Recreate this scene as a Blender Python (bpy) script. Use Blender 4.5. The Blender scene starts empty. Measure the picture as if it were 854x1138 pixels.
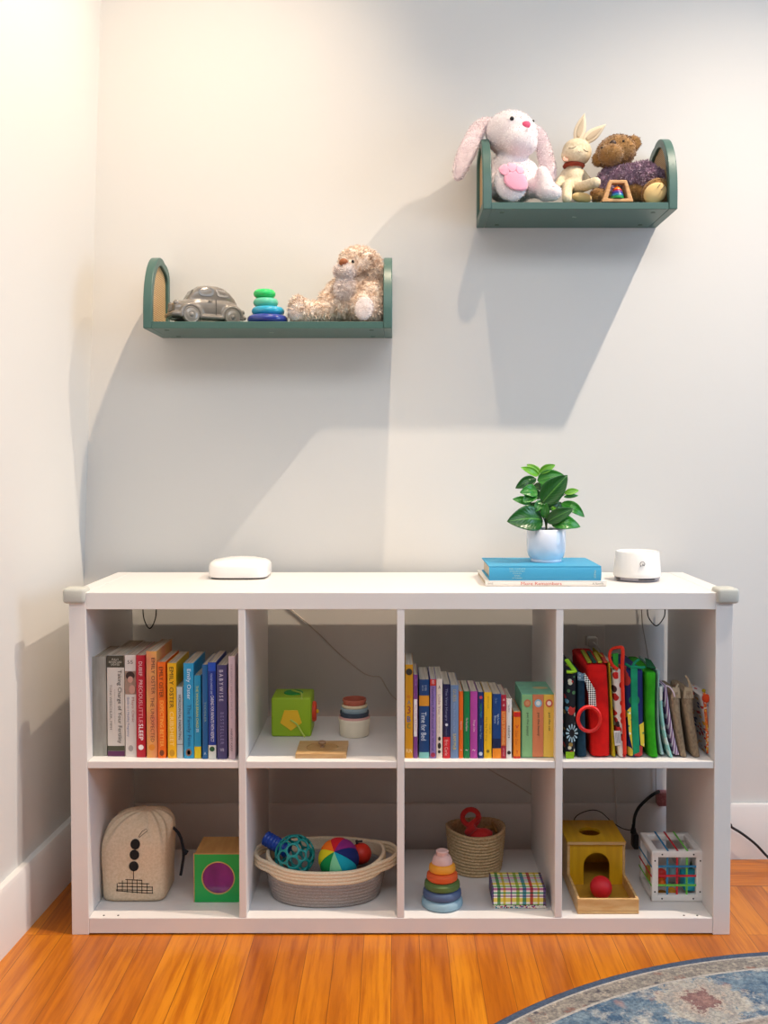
import bpy, bmesh, math, random
from mathutils import Vector, Matrix, noise
random.seed(7)
C = bpy.context.scene.collection
PI = math.pi
V = Vector
# ---------------------------------------------------------------- camera model (854 x 1138 frame)
F, CX, CY, CZ, PIT, PX, PY = 1112.37, .7224, -2.19695, 1.06065, -.03002, 13.69, -26.514
CAM = V((CX, CY, CZ))
def ray(u, v):
    x, z, y = (u-427-PX)/F, -(v-569-PY)/F, 1.
    c, s = math.cos(PIT), math.sin(PIT)
    return V((x, y*c-z*s, y*s+z*c))
def at(u, v, y):
    d = ray(u, v); return CAM + d*((y-CY)/d.y)
def atz(u, v, z):
    d = ray(u, v); return CAM + d*((z-CZ)/d.z)
def m(y): return (y-CY)/F           # metres per pixel at depth y
# ---------------------------------------------------------------- materials
def lin(h):
    h = h.lstrip('#'); r = []
    for i in (0, 2, 4):
        c = int(h[i:i+2], 16)/255
        r.append(c/12.92 if c <= .04045 else ((c+.055)/1.055)**2.4)
    return (*r, 1)
MATS = {}
def M(name, col, rough=.55, bump=None, var=None, metal=0, sheen=0, coat=0, spec=.5, coord='Object'):
    """principled; bump=(scale,strength[,distance]); var=(scale,colour2,stretch)"""
    if name in MATS: return MATS[name]
    mt = bpy.data.materials.new(name); mt.use_nodes = True
    n, l = mt.node_tree.nodes, mt.node_tree.links
    b = n['Principled BSDF']; b.inputs['Base Color'].default_value = lin(col)
    b.inputs['Roughness'].default_value = rough; b.inputs['Metallic'].default_value = metal
    b.inputs['Specular IOR Level'].default_value = spec
    if sheen: b.inputs['Sheen Weight'].default_value = sheen
    if coat: b.inputs['Coat Weight'].default_value = coat; b.inputs['Coat Roughness'].default_value = .08
    tc = n.new('ShaderNodeTexCoord')
    if var:
        mp = n.new('ShaderNodeMapping'); l.new(tc.outputs[coord], mp.inputs[0])
        if len(var) > 2: mp.inputs['Scale'].default_value = var[2]
        t = n.new('ShaderNodeTexNoise'); t.inputs['Scale'].default_value = var[0]; t.inputs['Detail'].default_value = 5
        l.new(mp.outputs[0], t.inputs[0])
        r = n.new('ShaderNodeValToRGB'); r.color_ramp.elements[0].position = .35; r.color_ramp.elements[1].position = .65
        r.color_ramp.elements[0].color = lin(col); r.color_ramp.elements[1].color = lin(var[1])
        l.new(t.outputs['Fac'], r.inputs[0]); l.new(r.outputs[0], b.inputs['Base Color'])
    if bump:
        t = n.new('ShaderNodeTexNoise'); t.inputs['Scale'].default_value = bump[0]; t.inputs['Detail'].default_value = 3
        l.new(tc.outputs[coord], t.inputs[0])
        bp = n.new('ShaderNodeBump'); bp.inputs['Strength'].default_value = bump[1]
        bp.inputs['Distance'].default_value = bump[2] if len(bump) > 2 else .002
        l.new(t.outputs['Fac'], bp.inputs['Height']); l.new(bp.outputs[0], b.inputs['Normal'])
    MATS[name] = mt; return mt
def K(col, rough=.5, **k): return M('paint_'+col.lstrip('#').lower()+('' if rough == .5 else '_r%d' % int(rough*100)), col, rough, **k)
class NT:                                # tiny node-building helper for the patterned materials
    def __init__(s, name, rough=.6):
        s.mt = bpy.data.materials.new(name); s.mt.use_nodes = True
        s.n, s.l = s.mt.node_tree.nodes, s.mt.node_tree.links
        s.b = s.n['Principled BSDF']; s.b.inputs['Roughness'].default_value = rough
        s.tc = s.n.new('ShaderNodeTexCoord')
    def put(s, i, v):
        if hasattr(v, 'links') or isinstance(v, bpy.types.NodeSocket): s.l.new(v, i)
        else: i.default_value = v
    def math(s, op, a, b=0., c=None):
        x = s.n.new('ShaderNodeMath'); x.operation = op
        s.put(x.inputs[0], a); s.put(x.inputs[1], b)
        if c is not None: s.put(x.inputs[2], c)
        return x.outputs[0]
    def mix(s, f, a, b):
        x = s.n.new('ShaderNodeMix'); x.data_type = 'RGBA'
        s.put(x.inputs[0], f); s.put(x.inputs[6], lin(a) if isinstance(a, str) else a); s.put(x.inputs[7], lin(b) if isinstance(b, str) else b)
        return x.outputs[2]
    def mul(s, f, a, b):
        x = s.n.new('ShaderNodeMix'); x.data_type = 'RGBA'; x.blend_type = 'MULTIPLY'
        s.put(x.inputs[0], f); s.put(x.inputs[6], a); s.put(x.inputs[7], b); return x.outputs[2]
    def xyz(s, sock=None):
        x = s.n.new('ShaderNodeSeparateXYZ'); s.l.new(sock or s.tc.outputs['Object'], x.inputs[0]); return x.outputs
    def comb(s, x, y, z=0.):
        c = s.n.new('ShaderNodeCombineXYZ')
        for i, v in enumerate((x, y, z)): s.put(c.inputs[i], v)
        return c.outputs[0]
    def noise(s, scale, vec=None, detail=4, rough=.5):
        t = s.n.new('ShaderNodeTexNoise'); t.inputs['Scale'].default_value = scale; t.inputs['Detail'].default_value = detail
        t.inputs['Roughness'].default_value = rough
        s.l.new(vec or s.tc.outputs['Object'], t.inputs[0]); return t.outputs['Fac']
    def step(s, v, lo, hi):
        x = s.n.new('ShaderNodeMapRange'); s.put(x.inputs[0], v); x.inputs[1].default_value = lo; x.inputs[2].default_value = hi
        return x.outputs[0]
    def band(s, v, lo, hi): return s.math('MULTIPLY', s.math('GREATER_THAN', v, lo), s.math('LESS_THAN', v, hi))
    def bump(s, h, strength=.5, dist=.002):
        x = s.n.new('ShaderNodeBump'); x.inputs['Strength'].default_value = strength; x.inputs['Distance'].default_value = dist
        s.l.new(h, x.inputs['Height']); s.l.new(x.outputs[0], s.b.inputs['Normal'])
    def col(s, c): s.l.new(c, s.b.inputs['Base Color']); return s.mt
# ---------------------------------------------------------------- mesh helpers (world coordinates)
def B(): return bmesh.new()
def _x(bm, vs, mat): bmesh.ops.transform(bm, matrix=mat, verts=vs)
def box(bm, x0, x1, y0, y1, z0, z1, bev=0, seg=2, rot=None, mi=0):
    g = bmesh.ops.create_cube(bm, size=1)['verts']
    c = V(((x0+x1)/2, (y0+y1)/2, (z0+z1)/2))
    _x(bm, g, Matrix.Diagonal((x1-x0, y1-y0, z1-z0, 1)))
    fs = list({f for v in g for f in v.link_faces})
    for f in fs: f.material_index = mi
    if bev:
        es = list({e for v in g for e in v.link_edges})
        r = bmesh.ops.bevel(bm, geom=es, offset=bev, segments=seg, affect='EDGES', profile=.5)
        g = list({v for f in r['faces'] for v in f.verts} | {v for v in g if v.is_valid})
        for f in {f for v in g for f in v.link_faces}: f.material_index = mi
    _x(bm, g, Matrix.Translation(c) @ (rot.to_4x4() if rot else Matrix()))
    return g
def ell(bm, c, rx, ry, rz, rot=None, seg=24, mi=0):
    g = bmesh.ops.create_uvsphere(bm, u_segments=seg, v_segments=max(8, seg*2//3), radius=1)['verts']
    _x(bm, g, Matrix.Translation(c) @ (rot.to_4x4() if rot else Matrix()) @ Matrix.Diagonal((rx, ry, rz, 1)))
    for f in {f for v in g for f in v.link_faces}: f.material_index = mi
    return g
def RY(a): return Matrix.Rotation(math.radians(a), 3, 'Y')
def RX(a): return Matrix.Rotation(math.radians(a), 3, 'X')
def RZ(a): return Matrix.Rotation(math.radians(a), 3, 'Z')
def epx(bm, u, v, y, ru, rv, rd, roll=0, seg=24):
    k = m(y); return ell(bm, at(u, v, y), ru*k, rd, rv*k, RY(roll), seg)
def lathe(bm, prof, c, seg=36, sx=1, sy=1, mat=None, closed=False):
    """prof: (r,z) list; closed joins last to first (a ring)"""
    rows = []
    for r, z in prof:
        if r < 1e-6: rows.append([bm.verts.new((0, 0, z))])
        else: rows.append([bm.verts.new((r*sx*math.cos(2*PI*i/seg), r*sy*math.sin(2*PI*i/seg), z)) for i in range(seg)])
    pairs = list(zip(rows, rows[1:])) + ([(rows[-1], rows[0])] if closed else [])
    for a, b in pairs:
        for i in range(seg):
            j = (i+1) % seg
            if len(a) == 1 and len(b) == 1: continue
            if len(a) == 1: bm.faces.new((a[0], b[i], b[j]))
            elif len(b) == 1: bm.faces.new((a[i], a[j], b[0]))
            else: bm.faces.new((a[i], a[j], b[j], b[i]))
    vs = [v for r in rows for v in r]
    _x(bm, vs, Matrix.Translation(c) @ (mat.to_4x4() if mat else Matrix()))
    return vs
def smooth_path(pts, n=6, closed=False):
    P = [V(p) for p in pts]; o = []; N = len(P)
    rng = range(N) if closed else range(N-1)
    for i in rng:
        if closed: a, b, c, d = P[i-1], P[i], P[(i+1) % N], P[(i+2) % N]
        else: a, b, c, d = P[max(i-1, 0)], P[i], P[i+1], P[min(i+2, N-1)]
        for k in range(n):
            t = k/n
            o.append(.5*((2*b)+(c-a)*t+(2*a-5*b+4*c-d)*t*t+(3*b-a-3*c+d)*t**3))
    if not closed: o.append(P[-1])
    return o
def tube(bm, pts, r, seg=8, closed=False, sm=6, flat=1.):
    P = smooth_path(pts, sm, closed) if sm else [V(p) for p in pts]
    N = len(P); rings = []; up = None
    for i, p in enumerate(P):
        t = (P[(i+1) % N]-P[i-1]) if closed else (P[min(i+1, N-1)]-P[max(i-1, 0)])
        t.normalize()
        if up is None:
            up = V((0, 0, 1)) if abs(t.z) < .9 else V((0, 1, 0))
        s = t.cross(up)
        if s.length < 1e-5: s = t.orthogonal()
        s.normalize(); up = s.cross(t).normalized()
        rr = r(i/(N-1)) if callable(r) else r
        rings.append([bm.verts.new(p + s*rr*math.cos(2*PI*k/seg) + up*rr*flat*math.sin(2*PI*k/seg)) for k in range(seg)])
    for i in range(N if closed else N-1):
        a, b = rings[i], rings[(i+1) % N]
        for k in range(seg): bm.faces.new((a[k], a[(k+1) % seg], b[(k+1) % seg], b[k]))
    if not closed:
        bm.faces.new(rings[0][::-1]); bm.faces.new(rings[-1])
def prism(bm, pts, vec, mi=0):
    """polygon (world points) extruded by vec"""
    a = [bm.verts.new(p) for p in pts]; b = [bm.verts.new(V(p)+V(vec)) for p in pts]; n = len(a)
    fs = [bm.faces.new(a), bm.faces.new(b[::-1])]
    for i in range(n): fs.append(bm.faces.new((a[i], b[i], b[(i+1) % n], a[(i+1) % n])))
    for f in fs: f.material_index = mi
    return a+b
def loft(bm, rings, cap=True):
    R = [[bm.verts.new(p) for p in r] for r in rings]; n = len(R[0])
    for a, b in zip(R, R[1:]):
        for i in range(n): bm.faces.new((a[i], a[(i+1) % n], b[(i+1) % n], b[i]))
    if cap: bm.faces.new(R[0][::-1]); bm.faces.new(R[-1])
# ---------------------------------------------------------------- objects
BASE = {}
def link(name, me, parent=None):
    o = bpy.data.objects.new(name, me); C.objects.link(o)
    if parent: o.parent = parent; BASE[o.name] = BASE[parent.name]
    return o
def obj(name, bm, mat, parent=None, smooth=True, angle=40, bev=0, sub=0, solid=0, label=None, base=None):
    if parent: b = BASE[parent.name]
    elif base is not None: b = V(base)
    else:
        xs = [v.co for v in bm.verts]
        lo = V([min(c[i] for c in xs) for i in range(3)]); hi = V([max(c[i] for c in xs) for i in range(3)])
        b = V(((lo.x+hi.x)/2, (lo.y+hi.y)/2, lo.z))
    bmesh.ops.translate(bm, vec=-b, verts=bm.verts)
    bmesh.ops.recalc_face_normals(bm, faces=bm.faces)
    me = bpy.data.meshes.new(name); bm.to_mesh(me); bm.free()
    for x in (mat if isinstance(mat, (list, tuple)) else [mat]): me.materials.append(x)
    o = link(name, me, parent)
    if not parent: o.location = b; BASE[o.name] = b
    if smooth:
        for p in me.polygons: p.use_smooth = True
        if angle < 180: me.set_sharp_from_angle(angle=math.radians(angle))
    if solid: s = o.modifiers.new('solid', 'SOLIDIFY'); s.thickness = solid; s.offset = 0
    if bev: x = o.modifiers.new('bevel', 'BEVEL'); x.width = bev; x.segments = 2; x.limit_method = 'ANGLE'
    if sub: x = o.modifiers.new('sub', 'SUBSURF'); x.levels = x.render_levels = sub
    if label: o['label'] = label
    return o
def tag(o, label, cat, group=None):
    o['label'] = label; o['category'] = cat
    if group: o['group'] = group
    return o
def thing(name, label, cat, loc, group=None):
    o = bpy.data.objects.new(name, None); C.objects.link(o); o.empty_display_size = .02
    o.location = V(loc); BASE[o.name] = V(loc)
    return tag(o, label, cat, group)
def struct(name, bm, mat, parent=None, **k):
    o = obj(name, bm, mat, parent, **k)
    if not parent: o['kind'] = 'structure'
    return o
def furry(me, n, ln, w, droop=.3, jit=.6, clump=0):
    """adds n short pile strands to the mesh itself"""
    polys = me.polygons; tot = sum(p.area for p in polys)
    bm = bmesh.new(); bm.from_mesh(me); bm.faces.ensure_lookup_table()
    fs = list(bm.faces); acc = 0; k = 0; random.shuffle(fs)
    for f in fs:
        acc += f.calc_area()/tot*n
        while acc > 1:
            acc -= 1
            ws = [random.random() for _ in f.verts]; s = sum(ws)
            p = sum((v.co*x for v, x in zip(f.verts, ws)), V())/s
            nn = f.normal
            d = (nn + V((random.gauss(0, 1), random.gauss(0, 1), random.gauss(0, 1)))*jit*.5 - V((0, 0, droop)))
            if clump:
                q = p*clump; d += V((noise.noise(q), noise.noise(q+V((9, 0, 0))), noise.noise(q+V((0, 9, 0)))))*.9
            d.normalize()
            if d.dot(nn) < .15: d = (d+nn*.5).normalized()
            s1 = d.orthogonal().normalized(); a = random.random()*6.28
            s1 = (Matrix.Rotation(a, 3, d) @ s1)*w
            L = ln*(.6+.7*random.random())
            q = p - nn*.0008
            g = bm.faces.new((bm.verts.new(q-s1), bm.verts.new(q+s1), bm.verts.new(q+d*L*.6+s1*.7-V((0, 0, droop*L*.1))), bm.verts.new(q+d*L-V((0, 0, droop*L*.35)))))
            g.material_index = f.material_index; g.smooth = True
    bm.to_mesh(me); bm.free()
FLO = [None]                               # soft bodies settle flat on this height
def blob(name, bm, mat, parent, vox=.004, it=6, fur=None, label=None):
    """fuse overlapping volumes into one continuous skin"""
    bmesh.ops.recalc_face_normals(bm, faces=bm.faces)
    t = bpy.data.meshes.new('t'); bm.to_mesh(t); bm.free()
    to = bpy.data.objects.new('t', t); C.objects.link(to)
    r = to.modifiers.new('r', 'REMESH'); r.mode = 'VOXEL'; r.voxel_size = vox
    s = to.modifiers.new('s', 'SMOOTH'); s.factor = .5; s.iterations = it
    dg = bpy.context.evaluated_depsgraph_get(); dg.update()
    me = bpy.data.meshes.new_from_object(to.evaluated_get(dg), depsgraph=dg)
    bpy.data.objects.remove(to); bpy.data.meshes.remove(t)
    me.name = name; b = BASE[parent.name]; me.transform(Matrix.Translation(-b))
    if FLO[0] is not None:
        for v in me.vertices: v.co.z = max(v.co.z, FLO[0]-b.z)
    for p in me.polygons: p.use_smooth = True
    if fur: furry(me, *fur)
    me.materials.clear(); me.materials.append(mat)
    o = link(name, me, parent)
    if label: o['label'] = label
    return o
def limb(bm, p0, p1, r0, r1, n=7):
    p0, p1 = V(p0), V(p1)
    for i in range(n):
        t = i/(n-1); r = r0+(r1-r0)*t
        ell(bm, p0.lerp(p1, t), r, r, r, None, 14)
def text(name, s, parent, c, w, h, mat, mode='v', shrink=1, nrm=None):
    """lettering fitted into w x h, printed facing -y; 'v' reads downwards, 'h' left to right, 'b' one upright letter per line"""
    if mode == 'b': s = '\n'.join(s)
    cu = bpy.data.curves.new('t', 'FONT'); cu.body = s; cu.size = 1; cu.resolution_u = 2
    if mode == 'b': cu.align_x = 'CENTER'; cu.space_line = .85
    to = bpy.data.objects.new('t', cu); C.objects.link(to)
    dg = bpy.context.evaluated_depsgraph_get(); dg.update()
    me = bpy.data.meshes.new_from_object(to.evaluated_get(dg), depsgraph=dg)
    bpy.data.objects.remove(to)
    xs = [v.co.x for v in me.vertices]; ys = [v.co.y for v in me.vertices]
    if not xs: return
    cx, cy, W, H = (min(xs)+max(xs))/2, (min(ys)+max(ys))/2, max(xs)-min(xs), max(ys)-min(ys)
    if mode == 'v': sx, sy = h/W, w/H
    else: sx, sy = w/W, h/H
    sx, sy = min(sx, sy*1.5), min(sy, sx*1.8)
    b = BASE[parent.name]; c = V(c)-b
    for v in me.vertices:
        x, y = (v.co.x-cx)*sx, (v.co.y-cy)*sy
        v.co = c + (V((y, 0, -x)) if mode == 'v' else V((x, 0, y)))
    me.name = name; me.materials.clear(); me.materials.append(mat)
    return link(name, me, parent)
def patch(bm, pts):                        # flat printed patch
    bm.faces.new([bm.verts.new(p) for p in pts])
def disc(bm, c, r, n=24, sx=1, sz=1, th=.0006):
    c = V(c); prism(bm, [c+V((r*sx*math.cos(2*PI*i/n), 0, r*sz*math.sin(2*PI*i/n))) for i in range(n)], (0, th, 0))
# ================================================================ the room
WY = .432                                   # back wall face
wallM = M('wall_paint', 'DAD8D3', .85, bump=(90, .12, .001))
trimM = M('trim_paint', 'E6E1DC', .45)
bm = B(); box(bm, -.6, 3.6, WY, WY+.1, -.02, 3.1); struct('wall_back', bm, wallM, smooth=False)
prof = [(-.02, -.109), (.15, -.107), (.727, -.102), (1.07, -.088), (1.36, -.076), (2.235, -.043), (3.1, -.012)]
bm = B(); rows = []
for z, x in prof:
    rows.append([bm.verts.new((x+.045*(y-WY), y, z)) for y in (WY+.02, -3.2)] + [bm.verts.new((-.6, y, z)) for y in (-3.2, WY+.02)])
for a, b in zip(rows, rows[1:]):
    for i in range(4): bm.faces.new((a[i], a[(i+1) % 4], b[(i+1) % 4], b[i]))
bm.faces.new(rows[0]); bm.faces.new(rows[-1]); struct('wall_left', bm, wallM, angle=30)
bm = B(); box(bm, -.6, 3.6, -3.2, WY+.1, 3.0, 3.1)
struct('ceiling', bm, M('ceiling_paint', 'ECEAE6', .9), smooth=False)
def floor_mat():
    s = NT('oak_floor', .32); x, y, z = s.xyz()
    def planks(vec, w, ln, tint):
        t = s.n.new('ShaderNodeTexBrick'); s.l.new(vec, t.inputs[0])
        t.inputs['Scale'].default_value = 1; t.inputs['Brick Width'].default_value = ln; t.inputs['Row Height'].default_value = w
        t.inputs['Mortar Size'].default_value = .0007; t.inputs['Mortar Smooth'].default_value = .3; t.inputs['Bias'].default_value = 0
        t.inputs['Color1'].default_value = (0, 0, 0, 1); t.inputs['Color2'].default_value = (1, 1, 1, 1); t.inputs['Mortar'].default_value = (.5, .5, .5, 1)
        t.offset = .37; t.offset_frequency = 3; t.squash = 1
        g = s.noise(1, s.comb(s.math('MULTIPLY', s.xyz(vec)[0], 5.), s.math('MULTIPLY', s.xyz(vec)[1], 95.), s.math('MULTIPLY', t.outputs['Color'], 7.)), 6, .62)
        w2 = s.noise(1, s.comb(s.math('MULTIPLY', s.xyz(vec)[0], 3.), s.math('MULTIPLY', s.xyz(vec)[1], 26.), s.math('MULTIPLY', t.outputs['Color'], 11.)), 3)
        c = s.mix(t.outputs['Color'], 'BE690A', 'D88616')
        c = s.mix(s.step(w2, .42, .66), c, s.mix(t.outputs['Color'], 'A85808', 'C4700E'))
        c = s.mul(s.math('MULTIPLY', s.step(g, .44, .70), .75), c, (.56, .38, .22, 1))
        return s.mix(s.math('MULTIPLY', t.outputs['Fac'], .8), c, '5A2C0C'), g
    a, ga = planks(s.comb(y, s.math('ADD', x, .02)), .061, 1.0, 0)
    b, gb = planks(s.comb(s.math('ADD', x, .3), s.math('SUBTRACT', y, .254)), .083, 1.5, 0)
    edge = s.math('GREATER_THAN', y, .254)
    c = s.mix(edge, a, b)
    c = s.mix(s.band(y, .2527, .2555), c, '5A2C0C')
    s.bump(ga, .08, .001); s.b.inputs['Coat Weight'].default_value = .15; s.b.inputs['Coat Roughness'].default_value = .2
    return s.col(c)
bm = B(); box(bm, -.6, 3.6, -3.2, WY+.1, -.06, 0); struct('floor', bm, floor_mat(), smooth=False, base=(0, 0, 0))
bm = B()
prism(bm, [(-.3, WY-.002, 0), (-.3, .4186, 0), (-.3, .4186, .138), (-.3, .4225, .147), (-.3, WY-.002, .147)], (3.9, 0, 0))
struct('baseboard_back', bm, trimM, angle=25)
bm = B(); pr = [(-.118, 0), (-.0855, 0), (-.0855, .136), (-.0895, .146), (-.118, .146)]
loft(bm, [[(x+.05*(y-WY), y, z) for x, z in pr] for y in (.418, -3.2)])
struct('baseboard_left', bm, trimM, angle=25)
# recessed ceiling lamps that throw the shelf shadows
whiteM = M('fixture_white', 'F2F0EC', .4)
glow = bpy.data.materials.new('lamp_lens'); glow.use_nodes = True
gb = glow.node_tree.nodes['Principled BSDF']; gb.inputs['Emission Color'].default_value = (1, .86, .68, 1); gb.inputs['Emission Strength'].default_value = 3
LAMPS = [((.775, -.262, 2.998), 'recessed ceiling lamp above the left wall shelf', 150, (1, .78, .56), (-.45, .05, -.89), 48),
         ((1.99, -.262, 2.998), 'recessed ceiling lamp to the right of the right wall shelf', 225, (1, .84, .68), (-.30, .0, -.95), 45)]
for p, lb, pw, colr, aim, half in LAMPS:
    t = thing('ceiling_lamp', lb, 'lamp', p, 'recessed ceiling lamps')
    bm = B(); lathe(bm, [(.05, -.001), (.075, -.001), (.078, -.004), (.052, -.008), (.05, -.001)], V(p), 40); obj('trim_ring', bm, whiteM, t)
    bm = B(); lathe(bm, [(0, -.0015), (.049, -.0015), (.049, -.0005), (0, -.0005)], V(p), 32); obj('lens', bm, glow, t)
    L = bpy.data.lights.new('ceiling_lamp_light', 'SPOT'); L.energy = pw; L.color = colr; L.shadow_soft_size = .016
    L.spot_size = math.radians(2*half); L.spot_blend = 1
    lo = bpy.data.objects.new('ceiling_lamp_light', L); C.objects.link(lo); lo.parent = t; lo.location = (0, 0, -.035); lo.rotation_euler = V(aim).to_track_quat('-Z', 'Y').to_euler()
# ================================================================ the cube storage unit
UW, UH, UD = 1.465, .765, .39
unitM = M('unit_white', 'E3DEDA', .42, bump=(300, .05, .0005))
unit = thing('storage_unit', 'white eight-compartment cube storage unit standing against the wall', 'shelf unit', (UW/2, UD/2, 0))
def ubox(name, *a, **k):
    bm = B(); box(bm, *a, bev=.001, seg=1); return obj(name, bm, unitM, unit, smooth=False, **k)
ubox('side_panel', 0, .0378, 0, UD, 0, UH); ubox('side_panel', UW-.0378, UW, 0, UD, 0, UH)
ubox('top_panel', .038, UW-.038, .0005, UD, UH-.038, UH-.0004); ubox('bottom_panel', .038, UW-.038, .0005, UD, .003, .038)
DX = [(.373, .389), (.724, .740), (1.075, 1.091)]
for a, b in DX: ubox('divider', a, b, .001, UD, .0382, UH-.0382)
CXS = [(.038, .373), (.389, .724), (.740, 1.075), (1.091, 1.427)]
for a, b in CXS: ubox('shelf_board', a+.0003, b-.0003, .002, UD, .373, .389)
guardM = M('foam_grey', 'BDBDB4', .7, bump=(200, .1))
for s, x in ((1, 0), (-1, UW)):
    bm = B(); g = box(bm, x-.011 if s > 0 else x-.037, x+.037 if s > 0 else x+.011, -.011, .04, UH-.024, UH+.0095, bev=.007, seg=3)
    obj('corner_guard', bm, guardM, unit, label='grey foam corner guard')
dark = K('2B2622')
for x in (.068, .1, 1.366, 1.396):
    bm = B(); lathe(bm, [(0, .0004), (.0022, .0004), (.0022, -.0003), (0, -.0003)], (x, .012, .0384), 12); obj('screw_hole', bm, dark, unit)
# ================================================================ wall shelves
greenM = M('shelf_green', '41625A', .38, bump=(60, .05, .001))
greenD = K('2E4A40')
def rattan():
    s = NT('rattan_weave', .6); x, y, z = s.xyz()
    a = s.math('SINE', s.math('MULTIPLY', s.math('ADD', y, z), 620)); b = s.math('SINE', s.math('MULTIPLY', s.math('SUBTRACT', y, z), 620))
    c = s.math('MULTIPLY', a, b); s.bump(c, .8, .002)
    return s.col(s.mix(s.step(c, -.6, .7), 'A97B45', 'F0D3A0'))
ratM = rattan()
def wall_shelf(x0, x1, zb, zt, lb):
    y0, y1, t = WY-.2005, WY-.0005, .021
    w = thing('wall_shelf', lb, 'wall shelf', ((x0+x1)/2, (y0+y1)/2, zb), 'green shelves with rattan ends')
    bm = B(); box(bm, x0+t, x1-t, y0+.001, y1, zb, zb+.0165, bev=.001, seg=1); bo = obj('board', bm, greenM, w, smooth=False)
    H = zt-zb; D = y1-y0
    def outline(i):                         # straight front foot, rounded shoulder, straight back
        p = [(y1-i, zb+i), (y0+i, zb+i)]
        for k in range(0, 19):
            a = PI-k*(PI*.5)/15
            yy = y0+i+(.112-i)*(1+math.cos(a)); zz = zb+H*.22+(H*.78-i)*math.sin(a)
            if yy > y1-.03: break
            p.append((yy, zz))
        a = p[-1]
        for k in range(1, 7):
            q = k/6*PI/2
            p.append((a[0]+(y1-i-a[0])*math.sin(q), a[1]-(.03)*(1-math.cos(q))))
        return p
    for xa in (x0, x1-t):
        bm = B(); o = outline(0); n = outline(.02)
        vo = [[bm.verts.new((x, y, z)) for y, z in o] for x in (xa, xa+t)]; vi = [[bm.verts.new((x, y, z)) for y, z in n] for x in (xa, xa+t)]
        N = len(o)
        for i in range(N):
            j = (i+1) % N
            bm.faces.new((vo[0][i], vo[0][j], vo[1][j], vo[1][i])); bm.faces.new((vi[0][j], vi[0][i], vi[1][i], vi[1][j]))
            bm.faces.new((vo[0][j], vo[0][i], vi[0][i], vi[0][j])); bm.faces.new((vo[1][i], vo[1][j], vi[1][j], vi[1][i]))
        br = obj('end_bracket', bm, greenM, w, angle=30, bev=.002)
        bm = B(); n2 = outline(.018); prism(bm, [(xa+t*.35, y, z) for y, z in n2], (t*.3, 0, 0)); obj('rattan_panel', bm, ratM, br, smooth=False, label='woven rattan panel')
    for fx in (x0+.05, x1-.05):
        for fy in (y0+.035, y1-.035):
            bm = B(); lathe(bm, [(0, -.0008), (.006, -.0008), (.006, 0), (0, 0)], (fx, fy, zb), 14); obj('screw_cap', bm, greenD, w)
    mk = text('maker_mark', 'flly', w, (0, 0, 0), .02, .006, K('D8E6DC'), 'h')
    for v in mk.data.vertices:
        q = v.co + BASE[w.name]; v.co = V((q.x, -.02-q.z*1.6, -.0004))
    return w
wall_shelf(.11, .712, 1.374, 1.564, 'lower left green wall shelf with rattan ends')
wall_shelf(.931, 1.40, 1.66, 1.858, 'upper right green wall shelf with rattan ends')
SL, SR = 1.3908, 1.6768                      # standing heights on the two shelves
# ================================================================ toys on the upper right shelf
def fluff(name, a, b, sc=60, sheen=.4): return M(name, a, .9, bump=(400, .3, .001), var=(sc, b), sheen=sheen)
blackM = M('bead_black', '15120F', .15)
pinkM = M('plush_pink', 'F2A9BE', .9, bump=(300, .3), sheen=.4)
whiteF = fluff('plush_white', 'F2E8E6', 'EBDFDE')
def lp(bm, a, b, n=8):                       # limb between two (u,v,y,radius px) stations
    ka, kb = m(a[2]), m(b[2]); limb(bm, at(*a[:3]), at(*b[:3]), a[3]*ka, b[3]*kb, n)
FLO[0] = SR+.0006
# --- big white rabbit
t = thing('plush_rabbit', 'large white plush rabbit with long drooping ears and pink soles', 'plush toy', (at(568, 224, .31).x, .31, SR), 'plush rabbits')
bm = B()
epx(bm, 569, 149.5, .32, 29, 25.5, .058, 12); epx(bm, 577, 157, .285, 21, 17, .035, 12)
epx(bm, 568, 196, .325, 26, 28, .055); epx(bm, 568, 206, .32, 28, 20, .055)
lp(bm, (550, 185, .31, 7), (546, 212, .28, 8)); lp(bm, (590, 186, .315, 7), (598, 208, .3, 8))
lp(bm, (560, 208, .30, 12), (566, 207, .262, 12)); epx(bm, 567.5, 203, .25, 19, 21.5, .016, -14)
lp(bm, (586, 210, .30, 11), (604, 208, .272, 11)); lp(bm, (603, 192, .262, 7.5), (607, 212, .262, 12)); lp(bm, (607, 213, .262, 11), (616, 214, .258, 9))
zmin = SR+.001
body = blob('body', bm, whiteF, t, .0045, 7, (5000, .0042, .0012, .1, .8))
earM = fluff('plush_ear_pink', 'EFE0DF', 'E6D3D4')
def flatear(name, pts, wid, th, mat, par, fur=None):
    bm = B()
    for (u, v, y), w in zip(smooth_path(pts, 5), [x for x in wid]): ell(bm, at(u, v, y), w*m(y), th, w*m(y), None, 14)
    return blob(name, bm, mat, par, .0045, 5, fur)
def wprof(n, ws):
    o = []
    for i in range(n):
        t = i/(n-1)*(len(ws)-1); k = min(int(t), len(ws)-2); o.append(ws[k]+(ws[k+1]-ws[k])*(t-k))
    return o
P = [(546, 134, .33), (534, 141, .32), (524, 159, .30), (514, 182, .29), (509.5, 196, .29)]
flatear('ear', P, wprof(21, [4, 8, 10, 11, 9.5, 5.5]), .009, earM, t, (2200, .005, .0011, .2, .8))
P = [(594, 142, .34), (601, 152, .335), (606, 172, .33), (610, 190, .325), (612, 198, .32)]
flatear('ear', P, wprof(21, [4, 7, 9, 10, 9, 6]), .009, earM, t, (2000, .005, .0011, .2, .8))
k = m(.23)
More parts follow.
